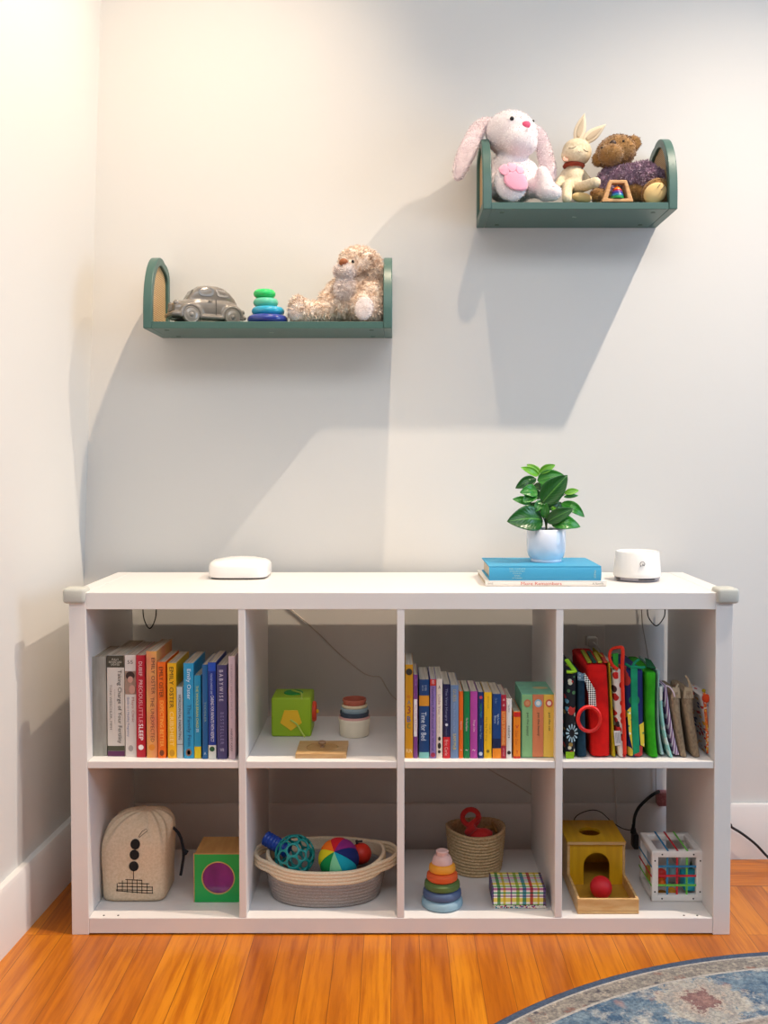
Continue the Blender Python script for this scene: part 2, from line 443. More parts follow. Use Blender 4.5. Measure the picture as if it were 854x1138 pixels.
def snap(bm, o, off=.0006, d=V((0, -1, 0))):
    """lay a flat patch onto the front of a body"""
    b = BASE[o.name]
    for v in bm.verts:
        p = v.co-b; r, loc, nn, i = o.ray_cast(p-V((0, .4, 0)), V((0, 1, 0)))
        if r: v.co = b+loc+V((0, -off, 0))+(v.co-V((v.co.x, v.co.y, v.co.z)))
def pad(name, o, par, u, v, ru, rv, mat, roll=0, off=.004, y=.3):
    bm = B(); c = at(u, v, y); kk = m(y-.03); R = RY(roll)
    rings = [[c+R@V((ru*kk*q*math.cos(2*PI*i/20), 0, rv*kk*q*math.sin(2*PI*i/20))) for i in range(20)] for q in (1, .82, .5, .15)]
    loft(bm, rings, False); bmesh.ops.contextual_create(bm, geom=[e for e in bm.edges if e.is_boundary and (e.verts[0].co-c).length < .3*max(ru, rv)*kk])
    b = BASE[o.name]; dd = None; ring = {}
    for vv in bm.verts:
        p = vv.co-b
        # along the line of sight from the front, so the pad sits on the surface
        r, loc, nn, i = o.ray_cast(p-V((0, .5, 0)), V((0, 1, 0)))
        if r: vv.co = b+loc-V((0, off, 0))
    return obj(name, bm, mat, par, solid=.003, angle=180)
bpy.context.view_layer.update()
pad('paw_pad', body, body, 571, 209.5, 14.5, 10, pinkM, 14); pad('toe_pad', body, body, 557.5, 197, 5.2, 7, pinkM, -25)
pad('toe_pad', body, body, 566, 193.5, 4.6, 7, pinkM, -5); pad('toe_pad', body, body, 575.3, 195.5, 5, 6.5, pinkM, 25)
def bead(name, o, par, u, v, r, mat, y=.3, flat=1., lab=None, sx=1, sink=.35):
    c = at(u, v, y); b = BASE[o.name]; q = c-b
    h, loc, nn, i = o.ray_cast(q-V((0, .5, 0)), V((0, 1, 0)))
    p = b+loc if h else c
    bm = B(); ell(bm, p+V((0, r*m(y)*flat*(-1+2*sink)*.5, 0)), r*m(y)*sx, r*m(y)*flat, r*m(y), None, 14)
    return obj(name, bm, mat, par, label=lab)
bead('eye', body, t, 567.5, 137, 2.4, blackM); bead('eye', body, t, 592.5, 135.5, 1.6, blackM)
bead('nose', body, t, 583.3, 143.3, 3.9, M('nose_pink', 'EE5E80', .7), sx=1.25, flat=.8)
def stitch(o, par, pts, r, mat, name='stitched_line', y=.3):
    b = BASE[o.name]; P = []
    for u, v in pts:
        q = at(u, v, y)-b; h, loc, nn, i = o.ray_cast(q-V((0, .5, 0)), V((0, 1, 0)))
        P.append((b+loc if h else q+b)-V((0, .0045 if name == 'stitched_line' else .001, 0)))
    bm = B(); tube(bm, P, r, 6); return obj(name, bm, mat, par)
stitch(body, t, [(583.5, 147.5), (583.5, 150), (583.3, 153.5)], .0009, K('B99AA0'))
# --- small cream rabbit with scarf
creamK = M('knit_cream', 'E4D4B6', .85, bump=(260, .6, .0015), var=(180, 'D3C09C'))
t = thing('plush_rabbit', 'small cream knitted rabbit with upright ears and a rust red neckband', 'plush toy', (at(638, 224, .31).x, .30, SR), 'plush rabbits')
bm = B()
epx(bm, 641.4, 169, .33, 16.3, 14.5, .034, 6); epx(bm, 640, 173, .325, 16, 11, .034, 6)
epx(bm, 637.3, 199, .33, 12.2, 13, .028); epx(bm, 637, 207, .325, 12.5, 10, .028); lp(bm, (639, 181, .33, 8), (638, 190, .33, 9), 4)
lp(bm, (631, 206, .30, 6), (630.5, 221, .262, 5.6)); lp(bm, (643, 209, .305, 6.5), (659.5, 203.5, .25, 5.8)); ell(bm, at(662, 203, .248), 6.2*m(.248), .013, 6.2*m(.248))
lp(bm, (628, 192, .33, 4), (619.5, 207, .31, 4.2)); lp(bm, (648, 192, .335, 3.6), (655, 201, .33, 3.6))
small = blob('body', bm, creamK, t, .003, 5)
bpy.context.view_layer.update()
earK = M('knit_ear', 'E6D6BA', .85, bump=(260, .5, .0015))
linK = M('ear_lining', 'CDB89A', .85, bump=(260, .4, .0015))
def leafear(b0, tip, w, y, par):
    a, e = V((*b0, 0)), V((*tip, 0)); d = (e-a); n = V((-d.y, d.x, 0)).normalized()
    for nm, mt, ww, dy, s0, s1 in (('ear', earK, w, 0, 0, 1), ('ear_lining', linK, w*.5, -.0036, .14, .85)):
        bm = B(); rows = []
        for i in range(11):
            q = s0+(s1-s0)*i/10; wd = ww*max(.06, math.sin(PI*min(1, (.12+.88*i/10)))**.8*(1-.35*q)); c = a+d*q
            p0 = at(c.x, c.y, y+dy); kx = m(y)
            th = .006 if nm == 'ear' else .002
            rows.append([p0+V((n.x*wd*kx*math.cos(2*PI*j/12), th*math.sin(2*PI*j/12)*(1 if math.sin(2*PI*j/12) > 0 else .6), -n.y*wd*kx*math.cos(2*PI*j/12))) for j in range(12)])
        loft(bm, rows); o = obj(nm, bm, mt, par, angle=180)
        par = o
leafear((641.5, 157), (650, 126.5), 7.6, .33, t); leafear((648.5, 158), (673.5, 138.5), 7.4, .33, t)
bm = B(); lathe(bm, [(.024, -.006), (.028, 0), (.024, .006), (.019, .004), (.019, -.004)], at(638, 184.5, .33), 30, closed=True); obj('neckband', bm, M('rust_wool', '9A3A20', .9, bump=(250, .6), var=(90, '7E2C18')), t)
eyeL = K('5B4636')
stitch(small, t, [(632.5, 164), (635, 165.3), (638, 164.8), (640, 163)], .0007, eyeL, 'closed_eye'); stitch(small, t, [(648.3, 166.3), (651, 168.3), (654, 168)], .0007, eyeL, 'closed_eye')
stitch(small, t, [(642, 169), (643.5, 170.3), (645.5, 169.5)], .0006, K('B08A72'), 'nose')
pad('cheek', small, t, 629, 176.5, 3.4, 2.8, M('cheek_pink', 'EDB79C', .9), 0, .0012)
# --- brown teddy in a purple jumper
bearM = fluff('plush_brown', '9C7136', '86602C', 70)
t = thing('teddy_bear', 'brown teddy bear in a fuzzy purple jumper leaning back on the shelf', 'plush toy', (at(698, 224, .31).x, .31, SR))
bm = B()
epx(bm, 685, 169, .33, 22.5, 18, .045, -18); epx(bm, 679, 172, .295, 14, 12, .03, 0); epx(bm, 666, 177, .32, 8, 8.5, .015)
epx(bm, 704.5, 159, .345, 8.8, 8.8, .011); 
epx(bm, 700, 202, .335, 30, 18, .045); epx(bm, 706, 214, .32, 20, 10, .045)
lp(bm, (700, 213, .31, 10), (730, 216, .275, 10)); lp(bm, (680, 214, .31, 10), (664, 217, .285, 8))
bear = blob('body', bm, bearM, t, .004, 6, (6000, .005, .0011, .2, 1))
bpy.context.view_layer.update()
purpM = fluff('jumper_purple', 'B08EA6', '826879', 75, .6)
bm = B(); epx(bm, 699, 201, .33, 34, 15.5, .055, 4); epx(bm, 712, 198, .32, 22, 14, .05, 14); lp(bm, (716, 192, .315, 12), (735, 200, .31, 8)); lp(bm, (682, 196, .32, 12), (672, 210, .30, 11)); epx(bm, 715, 203, .30, 13, 10, .03, 25)
obj_j = blob('jumper', bm, purpM, t, .005, 5, (9000, .009, .0018, .25, 1.1, 120))
soleM = M('sole_cream', 'D9B97C', .9, bump=(300, .3), sheen=.3)
bm = B(); ell(bm, at(728.5, 214.8, .252), .030, .011, .024, RY(-28) @ RX(12)); so = obj('foot_sole', bm, soleM, t)
bm = B(); ell(bm, at(730, 214, .268), .040, .017, .034, RY(-28) @ RX(12)); blob('foot', bm, bearM, t, .004, 3, (1200, .004, .001, .2, 1))
for a, b in (((731, 208.5), (734.5, 204.5)), ((735, 211), (739.5, 206))):
    bm = B(); tube(bm, [at(a[0], a[1], .2385), at((a[0]+b[0])/2, (a[1]+b[1])/2, .2385), at(b[0], b[1], .2405)], .0008, 6, sm=0); obj('claw_stitch', bm, dark, so)
bm = B(); ell(bm, at(647, 219.5, .275), .025, .012, .0125, RY(8)); obj('foot_sole', bm, soleM, t)
bead('nose', bear, t, 680.3, 161, 3.3, M('nose_brown', '3A2415', .5), sx=1.1, flat=.7); bead('eye', bear, t, 667.8, 166.8, 1.5, blackM); bead('eye', bear, t, 692, 158.5, 1.3, blackM)
# --- wooden rattle frame with a rainbow stack
rwM = M('beech', 'D9A873', .5, var=(30, 'C8935C', (1, 1, 8)))
ry = .243; c0 = at(686, 218, ry)
t = thing('wooden_rattle', 'wooden trapezoid rattle with a little rainbow stack inside, in front of the bear', 'toy', (c0.x, ry, SR))
k = m(ry); zb = SR+.0008; hT = at(686, 201.2, ry).z; cx = c0.x
o = [(-17.6, zb), (17.4, zb), (9.8, hT), (-9.4, hT)]; n = [(-11, zb+.008), (11, zb+.008), (7, hT-.008), (-6.6, hT-.008)]
bm = B()
vo = [[bm.verts.new((cx+x*k, y, z)) for x, z in o] for y in (ry-.011, ry+.011)]; vi = [[bm.verts.new((cx+x*k, y, z)) for x, z in n] for y in (ry-.011, ry+.011)]
for i in range(4):
    j = (i+1) % 4
    for q in ((vo[0][i], vo[0][j], vo[1][j], vo[1][i]), (vi[0][j], vi[0][i], vi[1][i], vi[1][j]), (vo[0][j], vo[0][i], vi[0][i], vi[0][j]), (vo[1][i], vo[1][j], vi[1][j], vi[1][i])): bm.faces.new(q)
obj('frame', bm, rwM, t, smooth=False, bev=.002)
z = zb+.0085
for cl, r, h in (('1C8A3C', .0163, .006), ('1E7FA8', .0155, .0045), ('2F3F93', .0145, .004), ('7A3A8C', .013, .0035), ('C8342A', .0115, .004)):
    bm = B(); lathe(bm, [(.002, 0), (r-.001, 0), (r, h*.5), (r-.001, h), (.002, h)], (cx+.0005, ry, z), 24, closed=True); obj('rattle_disc', bm, K(cl, .35), t, label='coloured disc of the rainbow stack'); z += h+.0002
bm = B(); lathe(bm, [(0, .008), (.004, .007), (.008, .0035), (.0095, 0), (0, 0)], (cx+.0005, ry, z), 20); obj('rattle_dome', bm, K('F07A1A', .35), t, label='orange dome')
bm = B(); tube(bm, [(cx+.0005, ry, z+.006), (cx+.0005, ry, hT-.007)], .0009, 6, sm=0); obj('cord', bm, K('E8D9B0'), t)
# ================================================================ toys on the lower left shelf
FLO[0] = None
# --- ceramic car
ceram = M('grey_ceramic', '7D776F', .25, coat=.5, var=(12, '716B64'))
ceramD = M('grey_ceramic_dark', '57534E', .2, coat=.6); ceramL = M('grey_ceramic_pale', '827D76', .25, coat=.5)
cc = at(229.5, 340, .325); base = V((cc.x, .325, SL))
t = thing('ceramic_car', 'grey glazed ceramic car with rounded roof on the lower shelf', 'ornament', base)
L, W, H = .182, .084, .099
RC = RZ(27)                                # nose (-x) turned a little into the room
def cw(p): return base+RC@V(p)
def sect(x, hw, z0, z1, e=3.2, n=28):
    o = []
    for i in range(n):
        a = 2*PI*i/n; c, s = math.cos(a), math.sin(a)
        o.append(cw((x, hw*math.copysign(abs(c)**(2/e), c), (z0+z1)/2+(z1-z0)/2*math.copysign(abs(s)**(2/e), s))))
    return o
bm = B()
S = [(-.5, .70, .17, .42), (-.485, .82, .15, .52), (-.42, .90, .14, .58), (-.3, .96, .14, .63), (-.15, 1, .14, .67), (0, 1, .14, .68), (.18, 1, .14, .67), (.3, .97, .14, .63), (.4, .90, .15, .54), (.47, .78, .17, .44), (.495, .6, .2, .36)]
loft(bm, [sect(a*L, b*W/2, z0*H, z1*H) for a, b, z0, z1 in S])
S = [(-.31, .6, .55, .62), (-.275, .74, .5, .73), (-.22, .82, .5, .87), (-.15, .85, .5, .965), (-.03, .87, .5, 1.0), (.1, .87, .5, 1.0), (.2, .85, .5, .955), (.28, .80, .5, .85), (.35, .70, .5, .72), (.40, .5, .5, .6)]
loft(bm, [sect(a*L, b*W/2, z0*H, z1*H, 3.6) for a, b, z0, z1 in S])
for wx in (-.275, .3):
    for sg in (-1, 1):
        bm2 = [cw((wx*L+.0245*math.cos(a), sg*W*.485, .021+.0245*math.sin(a))) for a in [PI*q/12 for q in range(-1, 14)]]
        tube(bm, bm2, .0055, 8, sm=0)
for sg in (-1, 1): tube(bm, [cw((-.16*L, sg*W*.49, .0175)), cw((.18*L, sg*W*.49, .0175))], .0055, 8, sm=0)
tube(bm, [cw((-.40*L, W*.46, .022)), cw((-.5*L, W*.40, .022)), cw((-.525*L, 0, .022)), cw((-.5*L, -W*.40, .022)), cw((-.40*L, -W*.46, .022))], .0062, 10)
tube(bm, [cw((.42*L, W*.42, .022)), cw((.5*L, W*.32, .022)), cw((.51*L, 0, .022)), cw((.5*L, -W*.32, .022)), cw((.42*L, -W*.42, .022))], .005, 10)
car = blob('car_body', bm, ceram, t, .0022, 4)
bpy.context.view_layer.update()
for wx in (-.275, .3):
    for sg in (-1, 1):
        bm = B(); R = RC @ RX(-90*sg)
        lathe(bm, [(0, 0), (.021, 0), (.021, .009), (.019, .0115), (.0145, .0105), (.0125, .012), (.006, .0112), (.004, .0135), (0, .0138)], cw((wx*L, sg*W*.415, .0212)), 28, mat=R)
        obj('wheel', bm, ceramL, t, angle=50)
def cpanel(name, x0, x1, z0, z1, sg, sk=0, mat=ceramD):
    bm = B(); o = []
    for i in range(20):
        a = 2*PI*i/20; c, s = math.cos(a), math.sin(a)
        x = (x0+x1)/2+(x1-x0)/2*math.copysign(abs(c)**.6, c); zz = (z0+z1)/2+(z1-z0)/2*math.copysign(abs(s)**.6, s)
        if sk and zz > (z0+z1)/2: x -= sk*(zz-(z0+z1)/2)/((z1-z0)/2)
        hw = .405-.055*max(0, (zz-.72)/.2)
        o.append((x*L, zz*H, hw*W))
    b = BASE[t.name]; P = []
    for x, z, h in o:
        q = cw((x, sg*W, z))-b; r, loc, nn, ii = car.ray_cast(q, RC@V((0, -sg, 0))); P.append(b+loc if r else q+b)
    prism(bm, P, RC@V((0, sg*.0009, 0))); obj(name, bm, mat, t, bev=.0005, label='darker glazed side window')
for sg in (-1, 1):
    cpanel('side_window', -.165, .045, .70, .92, sg, -.012); cpanel('side_window', .085, .27, .70, .91, sg, .03)
    bm = B(); p = cw((-.01*L, sg*W*.497, .6*H)); ell(bm, p, .006, .002, .0016, RC); obj('door_handle', bm, ceramL, t)
    bm = B(); tube(bm, [cw((.07*L, sg*W*.497, .24*H)), cw((.07*L, sg*W*.502, .45*H)), cw((.07*L, sg*W*.49, .63*H))], .0009, 6); obj('door_seam', bm, ceramD, t)
    bm = B(); ell(bm, cw((-.455*L, sg*W*.3, .5*H)), .008, .0085, .0085, RC); obj('headlight', bm, ceramL, t)
    bm = B(); ell(bm, cw((.475*L, sg*W*.33, .36*H)), .004, .004, .006, RC); obj('tail_light', bm, ceramD, t)
bm = B(); prism(bm, [cw((-.288*L-.0012, y*W, z*H)) if z < .7 else cw((-.212*L-.003, y*W, z*H)) for y, z in ((-.30, .66), (.30, .66), (.24, .87), (-.24, .87))], RC@V((.002, 0, .0005))); obj('windscreen', bm, ceramD, t, bev=.0005)
for q in (-.012, -.004, .004, .012):
    bm = B(); tube(bm, [cw((-.505*L, q, .032)), cw((-.50*L, q, .047))], .0013, 6, sm=0); obj('grille_bar', bm, ceramL, t)
# --- stacking stones
st = [(297.8, 22.5, .0205, '2B3C8E', 'dark blue oval stone at the bottom of the stack on the lower shelf'), (298.2, 18.2, .0205, '2D9FC0', 'sky blue oval stone resting on the dark blue one'),
      (295.6, 13.8, .0215, '5DBE9D', 'mint green oval stone between the sky blue and bright green ones'), (294.3, 12.3, .021, '28C765', 'bright green oval stone on top of the stack')]
z = SL+.0004
for u, r, h, cl, lb in st:
    c = at(u, 350, .285); R = r*m(.285); bm = B()
    lathe(bm, [(0, 0), (R*.62, .0004)]+[(R-h*.5*.95+h*.5*.95*math.cos(a), h/2-h/2*math.cos(a+PI/2) if 0 else h/2+h/2*math.sin(a)) for a in [PI*q/12-PI/2 for q in range(1, 12)]]+[(R*.62, h-.0004), (0, h)], (c.x, .285, z), 40)
    tag(obj('stacking_stone', bm, M('gloss_'+cl, cl, .18, coat=.5), angle=180), lb, 'stacking toy', 'stacking stones'); z += h+.0003
FLO[0] = SL+.0006
# --- shaggy plush
shagM = M('plush_shaggy', 'F4E9DD', .95, var=(95, 'D0B398', (1, 1, .7)), sheen=.4)
t = thing('plush_dog', 'shaggy beige plush dog with white muzzle, seated at the right of the lower shelf', 'plush toy', (at(395, 357, .31).x, .31, SL))
whF = fluff('plush_offwhite', 'F4ECE8', 'E6D8D0')
bm = B()
epx(bm, 401, 293, .33, 24, 18, .05, 12); epx(bm, 393, 299, .32, 17, 13, .045)
epx(bm, 397, 330, .335, 26, 26, .055); epx(bm, 383, 340, .33, 24, 18, .05); epx(bm, 392, 313, .33, 17, 12, .045)
lp(bm, (377, 314, .34, 7), (362, 332, .32, 8)); lp(bm, (412, 318, .315, 14), (420, 336, .30, 14))
lp(bm, (366, 345, .31, 11), (342, 346, .282, 11)); lp(bm, (332, 339, .275, 10), (330, 349, .275, 9)); lp(bm, (404, 341, .30, 15), (408, 340, .275, 16)); lp(bm, (416, 324, .28, 11), (411, 345, .272, 15))
dog = blob('body', bm, shagM, t, .0045, 5, (11000, .009, .0014, .3, .8, 60))
bpy.context.view_layer.update()
bm = B(); epx(bm, 386, 301, .285, 10, 8.5, .018); epx(bm, 378, 301, .29, 7, 7, .016); mz = blob('muzzle', bm, whF, t, .0035, 4, (2200, .007, .0011, .2, 1), label='white muzzle')
bm = B(); epx(bm, 384, 320, .287, 11, 15, .014, 10); blob('chest', bm, whF, t, .004, 4, (2200, .009, .0012, .3, 1), label='white chest fur')
bpy.context.view_layer.update()
bm = B(); epx(bm, 381.8, 291.5, .276, 5, 4.2, .009, -15); obj('nose', bm, M('nose_tan', '8A4A20', .6), t, label='brown nose')
bead('eye', dog, t, 393, 292.7, 1.9, blackM)
bm = B(); lp(bm, (414, 288, .30, 5), (420, 300, .29, 7)); lp(bm, (420, 300, .29, 7.5), (421, 318, .288, 6)); blob('ear', bm, shagM, t, .004, 4, (3000, .011, .0013, .35, .9, 60))
bm = B(); epx(bm, 405, 342.5, .240, 10.5, 13.5, .008, 14); blob('foot_sole', bm, whF, t, .0035, 3, (1200, .004, .001, .2, 1), label='white foot sole')
bm = B(); epx(bm, 328.5, 347.5, .262, 8, 8.5, .007, -20); blob('foot_sole', bm, whF, t, .0035, 3, (900, .004, .001, .2, 1), label='white foot sole')
FLO[0] = None
# ================================================================ on top of the unit
TZ = UH+.0004
rc = at(268, 643, .30); ry = .298; k = m(ry); z0 = TZ
t = thing('router', 'white rounded square wireless router on the left of the unit top', 'router', (rc.x, ry, TZ))
hw = 32.6*k; bm = B()
def squir(hw, hd, z, e=4.5, n=40, cx=0, cy=0, dz=None):
    o = []
    for i in range(n):
        a = 2*PI*i/n; c, s = math.cos(a), math.sin(a)
        x, y = hw*math.copysign(abs(c)**(2/e), c), hd*math.copysign(abs(s)**(2/e), s)
        o.append(V((cx+x, cy+y, z+(dz(x, y) if dz else 0))))
    return o
dome = lambda x, y: -.010*((x/hw)**2)*(.6+.4*(y/hw))-.006*(y/hw)**2
loft(bm, [squir(hw*.97, hw*.97, z0+.004, cx=rc.x, cy=ry), squir(hw, hw, z0+.010, cx=rc.x, cy=ry), squir(hw, hw, z0+.036, cx=rc.x, cy=ry, dz=dome), squir(hw*.96, hw*.96, z0+.0435, cx=rc.x, cy=ry, dz=dome), squir(hw*.85, hw*.85, z0+.0475, cx=rc.x, cy=ry, dz=dome), squir(hw*.5, hw*.5, z0+.049, cx=rc.x, cy=ry, dz=dome), squir(hw*.02, hw*.02, z0+.0492, cx=rc.x, cy=ry)])
gw = M('gloss_white', 'EFECE8', .25, coat=.3)
obj('housing', bm, gw, t, angle=60)
bm = B(); loft(bm, [squir(hw*.93, hw*.93, z0+.0002, cx=rc.x, cy=ry), squir(hw*.95, hw*.95, z0+.0042, cx=rc.x, cy=ry)]); obj('foot_base', bm, K('55504B'), t, label='dark base gap')
# books under the plant
pageM = M('book_pages', 'D8CCB8', .9, bump=(500, .4, .0006), var=(300, 'B8A88F', (1, 1, .02)))
pageV = M('book_pages_upright', 'CBBEAA', .9, bump=(700, .4, .0006), var=(260, '9F917D', (1, .02, .02)))
def flatbook(name, x0, x1, y0, d, z0, h, cov, lb, hard, g):
    t = thing(name, lb, 'book', ((x0+x1)/2, y0+d/2, z0), g)
    c = .0028 if hard else .001; bm = B()
    box(bm, x0, x1, y0+.002, y0+d, z0, z0+c); box(bm, x0, x1, y0+.002, y0+d, z0+h-c, z0+h)
    n = 8; sp = [(y0+.004-(.004 if hard else .002)*math.cos((i/n-.5)*PI)**.6 if 0 < i < n else y0+.004, z0+h*i/n) for i in range(n+1)]
    loft(bm, [[(x, y, z) for y, z in sp]+[(x, y0+.005, z0+h), (x, y0+.005, z0)] for x in (x0, x1)])
    obj('cover', bm, cov, t, angle=35)
    i = .005 if hard else .0015
    bm = B(); box(bm, x0+i, x1-i, y0+.0055, y0+d-i, z0+c+.0001, z0+h-c-.0001); obj('pages', bm, pageM, t, smooth=False)
    return t
p0 = atz(539.7, 651.3, TZ); p1 = atz(675, 651.3, TZ); yb = p0.y
whB = K('EDE6DC', .4)
hW = at(600, 645.9, yb).z-TZ
t = flatbook('magazine_book', p0.x, p1.x, yb, .225, TZ+.0003, hW, whB, 'slim white softcover book under the blue book, red spine lettering', 0, 'books under the plant')
text('spine_lettering', 'More Remembers', t, (at(602, 649, yb).x, yb-.0004, TZ+hW*.52), .094, hW*.62, K('C8503C'), 'h')
text('spine_lettering', 'BARNES', t, (at(545.5, 649, yb).x, yb-.0004, TZ+hW*.52), .012, hW*.35, K('8A857C'), 'h'); text('spine_lettering', 'A Novella', t, (at(665, 649, yb).x, yb-.0004, TZ+hW*.52), .026, hW*.4, K('6A655C'), 'h')
yb2 = yb+.006; z1 = TZ+hW+.0007; hB = at(600, 629.3, yb2).z-z1
blueB = M('cloth_blue', '3C9CC4', .6, bump=(700, .3, .0008))
x0, x1 = at(544, 640, yb2).x, at(668.8, 640, yb2).x
t = flatbook('hardback_book', x0, x1, yb2, .2, z1, hB, blueB, 'thick blue clothbound hardback with the potted plant standing on it', 1, 'books under the plant')
gold = K('A9C6BC')
for i in range(5): text('spine_lettering', ['THE COMPLETE', 'COLLECTED', 'ESSAYS', 'AND', 'STORIES'][i], t, (at(575, 637, yb2).x, yb2-.0014, z1+hB*(.82-.16*i)), .038, hB*.09, gold, 'h')
text('spine_lettering', 'PRESS', t, (at(661.5, 637, yb2).x, yb2-.0012, z1+hB*.45), .004, hB*.55, gold, 'v')
# potted plant
zp = z1+hB+.0003; pc = atz(607.3, 622.5, zp); py = .222; k = m(py); px = at(607.3, 600, py).x
rim = at(607, 587.5, py).z; R = 21.6*k
t = thing('potted_plant', 'small glossy green leafy plant in a pale blue white pot on the blue book', 'plant', (px, py, zp))
potM = M('pot_white', 'DFE4F0', .2, coat=.4)
hp = rim-zp; bm = B()
lathe(bm, [(0, 0), (R*.78, 0), (R*.8, .003), (R*.78, .006), (R*.9, .013), (R*.985, .026), (R, .04), (R, hp-.001), (R*.98, hp), (R*.94, hp-.001), (R*.93, hp-.012), (0, hp-.012)], (px, py, zp), 48); obj('pot', bm, potM, t, angle=50)
bm = B(); lathe(bm, [(0, hp-.0115), (R*.92, hp-.0115), (R*.9, hp-.007), (R*.4, hp-.005), (0, hp-.0045)], (px, py, zp), 32); obj('soil', bm, M('soil', '2A1E16', .95, bump=(300, 1, .004)), t)
stemM = M('stem_green', '2E4A1C', .6)
def lz(x, y): return 555+x/8.133, 505+y/8.133
def leafmat(a, b):
    s = NT('leaf_'+a, .28); u = s.tc.outputs['UV']; x, y, z = s.xyz(u)
    mid = s.math('LESS_THAN', s.math('ABSOLUTE', s.math('SUBTRACT', y, .5)), .03)
    rib = s.math('SINE', s.math('ADD', s.math('MULTIPLY', x, 60), s.math('MULTIPLY', s.math('ABSOLUTE', s.math('SUBTRACT', y, .5)), -46)))
    c = s.mix(s.noise(30), a, b); c = s.mix(s.math('MULTIPLY', s.step(rib, .7, 1), .25), c, b); c = s.mix(s.math('MULTIPLY', mid, .6), c, '5E9A3C')
    s.bump(rib, .15, .001); s.b.inputs['Coat Weight'].default_value = .1; s.b.inputs['Coat Roughness'].default_value = .3
    return s.col(c)
leafD = leafmat('154A18', '216020'); leafMid = leafmat('1F6A1C', '328A22'); leafL = leafmat('4E981C', '76B62C')
def leaf(b0, tip, w, mat, y0=0, y1=0, cup=.25, droop=.12):
    """b0/tip in plant-zoom pixels; y0,y1 metres in front(-)/behind(+) of the stem"""
    a = at(*lz(*b0), py+y0); e = at(*lz(*tip), py+y1); wd = w*1.22/8.133*k/2
    d = e-a; Ln = d.length; d.normalize()
    view = V((0, -1, .35)).normalized(); s = d.cross(view).normalized(); n = s.cross(d).normalized()
    if n.dot(view) < 0: n = -n
    bm = B(); uvl = bm.loops.layers.uv.new('uv'); NI, NJ = 14, 8; g = []
    for i in range(NI+1):
        q = i/NI; ww = wd*(math.sin(PI*q**.8)**.75 if 0 < q < 1 else 0.02); r = []
        c = a+d*Ln*q+n*Ln*droop*math.sin(PI*q)
        for j in range(NJ+1):
            h = j/NJ*2-1
            r.append(bm.verts.new(c+s*ww*h+n*(ww*cup*abs(h)**1.4 - ww*.12*math.sin(PI*abs(h)))))
        g.append(r)
    for i in range(NI):
        for j in range(NJ):
            f = bm.faces.new((g[i][j], g[i+1][j], g[i+1][j+1], g[i][j+1]))
            for lp_, (uu, vv) in zip(f.loops, ((i/NI, j/NJ), ((i+1)/NI, j/NJ), ((i+1)/NI, (j+1)/NJ), (i/NI, (j+1)/NJ))): lp_[uvl].uv = (uu, vv)
    obj('leaf', bm, mat, t, angle=180, solid=.0007)
st0 = V((px, py, zp+hp-.006))
def stem(pts, r=.0022):
    bm = B(); tube(bm, [st0]+[at(*lz(x, y), py+dy) for x, y, dy in pts], lambda q: r*(1-.45*q), 8); obj('stem', bm, stemM, t)
stem([(425, 600, 0), (400, 450, 0), (370, 300, .003), (360, 190, .004)], .0026); stem([(440, 590, -.004), (510, 500, -.008), (560, 430, -.008)], .002); stem([(410, 590, -.002), (330, 480, -.01), (270, 420, -.012)], .002)
stem([(430, 560, .01), (520, 420, .018), (610, 350, .02)], .0016)
LV = [((395, 590), (72, 606), 200, leafD, -.012, -.045, .2, .16), ((385, 440), (618, 188), 165, leafD, -.02, -.03, .2, .05), ((345, 235), (592, 192), 118, leafMid, .0, -.012, .2, .12),
      ((355, 190), (196, 118), 62, leafL, 0, -.02, .3, .1), ((365, 165), (250, 90), 50, leafL, .006, .02, .3, .08), ((365, 165), (508, 95), 62, leafL, 0, -.005, .3, .08), ((340, 200), (330, 100), 60, leafL, .008, .03, .3, .05),
      ((335, 220), (148, 306), 86, leafD, .005, .0, .25, .16), ((345, 335), (188, 345), 100, leafMid, -.008, -.03, .2, .16), ((330, 350), (215, 435), 90, leafMid, -.012, -.034, .2, .1), ((290, 440), (122, 404), 66, leafMid, -.004, -.01, .25, .14),
      ((430, 612), (672, 492), 105, leafD, -.018, -.04, .2, .1), ((470, 625), (735, 655), 112, leafMid, -.012, -.03, .2, .34), ((560, 440), (772, 566), 84, leafMid, -.006, -.02, .25, .26), ((590, 352), (722, 326), 50, leafL, .018, .02, .25, .1), ((585, 385), (716, 372), 34, leafMid, .016, .025, .25, .05),
      ((408, 575), (425, 440), 66, leafMid, -.015, -.028, .3, .06), ((400, 330), (420, 190), 60, leafMid, .008, .03, .3, .06), ((380, 400), (250, 330), 80, leafD, .012, .04, .3, .1), ((430, 480), (610, 500), 86, leafD, .012, .045, .3, .15), ((395, 560), (280, 480), 80, leafD, .01, .04, .3, .12), ((440, 600), (640, 620), 76, leafD, .012, .04, .3, .2), ((480, 470), (505, 520), 36, leafL, -.01, -.02, .3, .05),
      ((400, 470), (230, 560), 120, leafD, .006, .03, .2, .2), ((420, 460), (560, 330), 100, leafD, .01, .03, .2, .1), ((420, 560), (600, 640), 90, leafD, -.004, -.006, .2, .25), ((395, 300), (300, 300), 70, leafD, .01, .03, .25, .1), ((390, 420), (320, 520), 70, leafMid, -.006, -.022, .25, .1)]
for a in LV: leaf(*a)
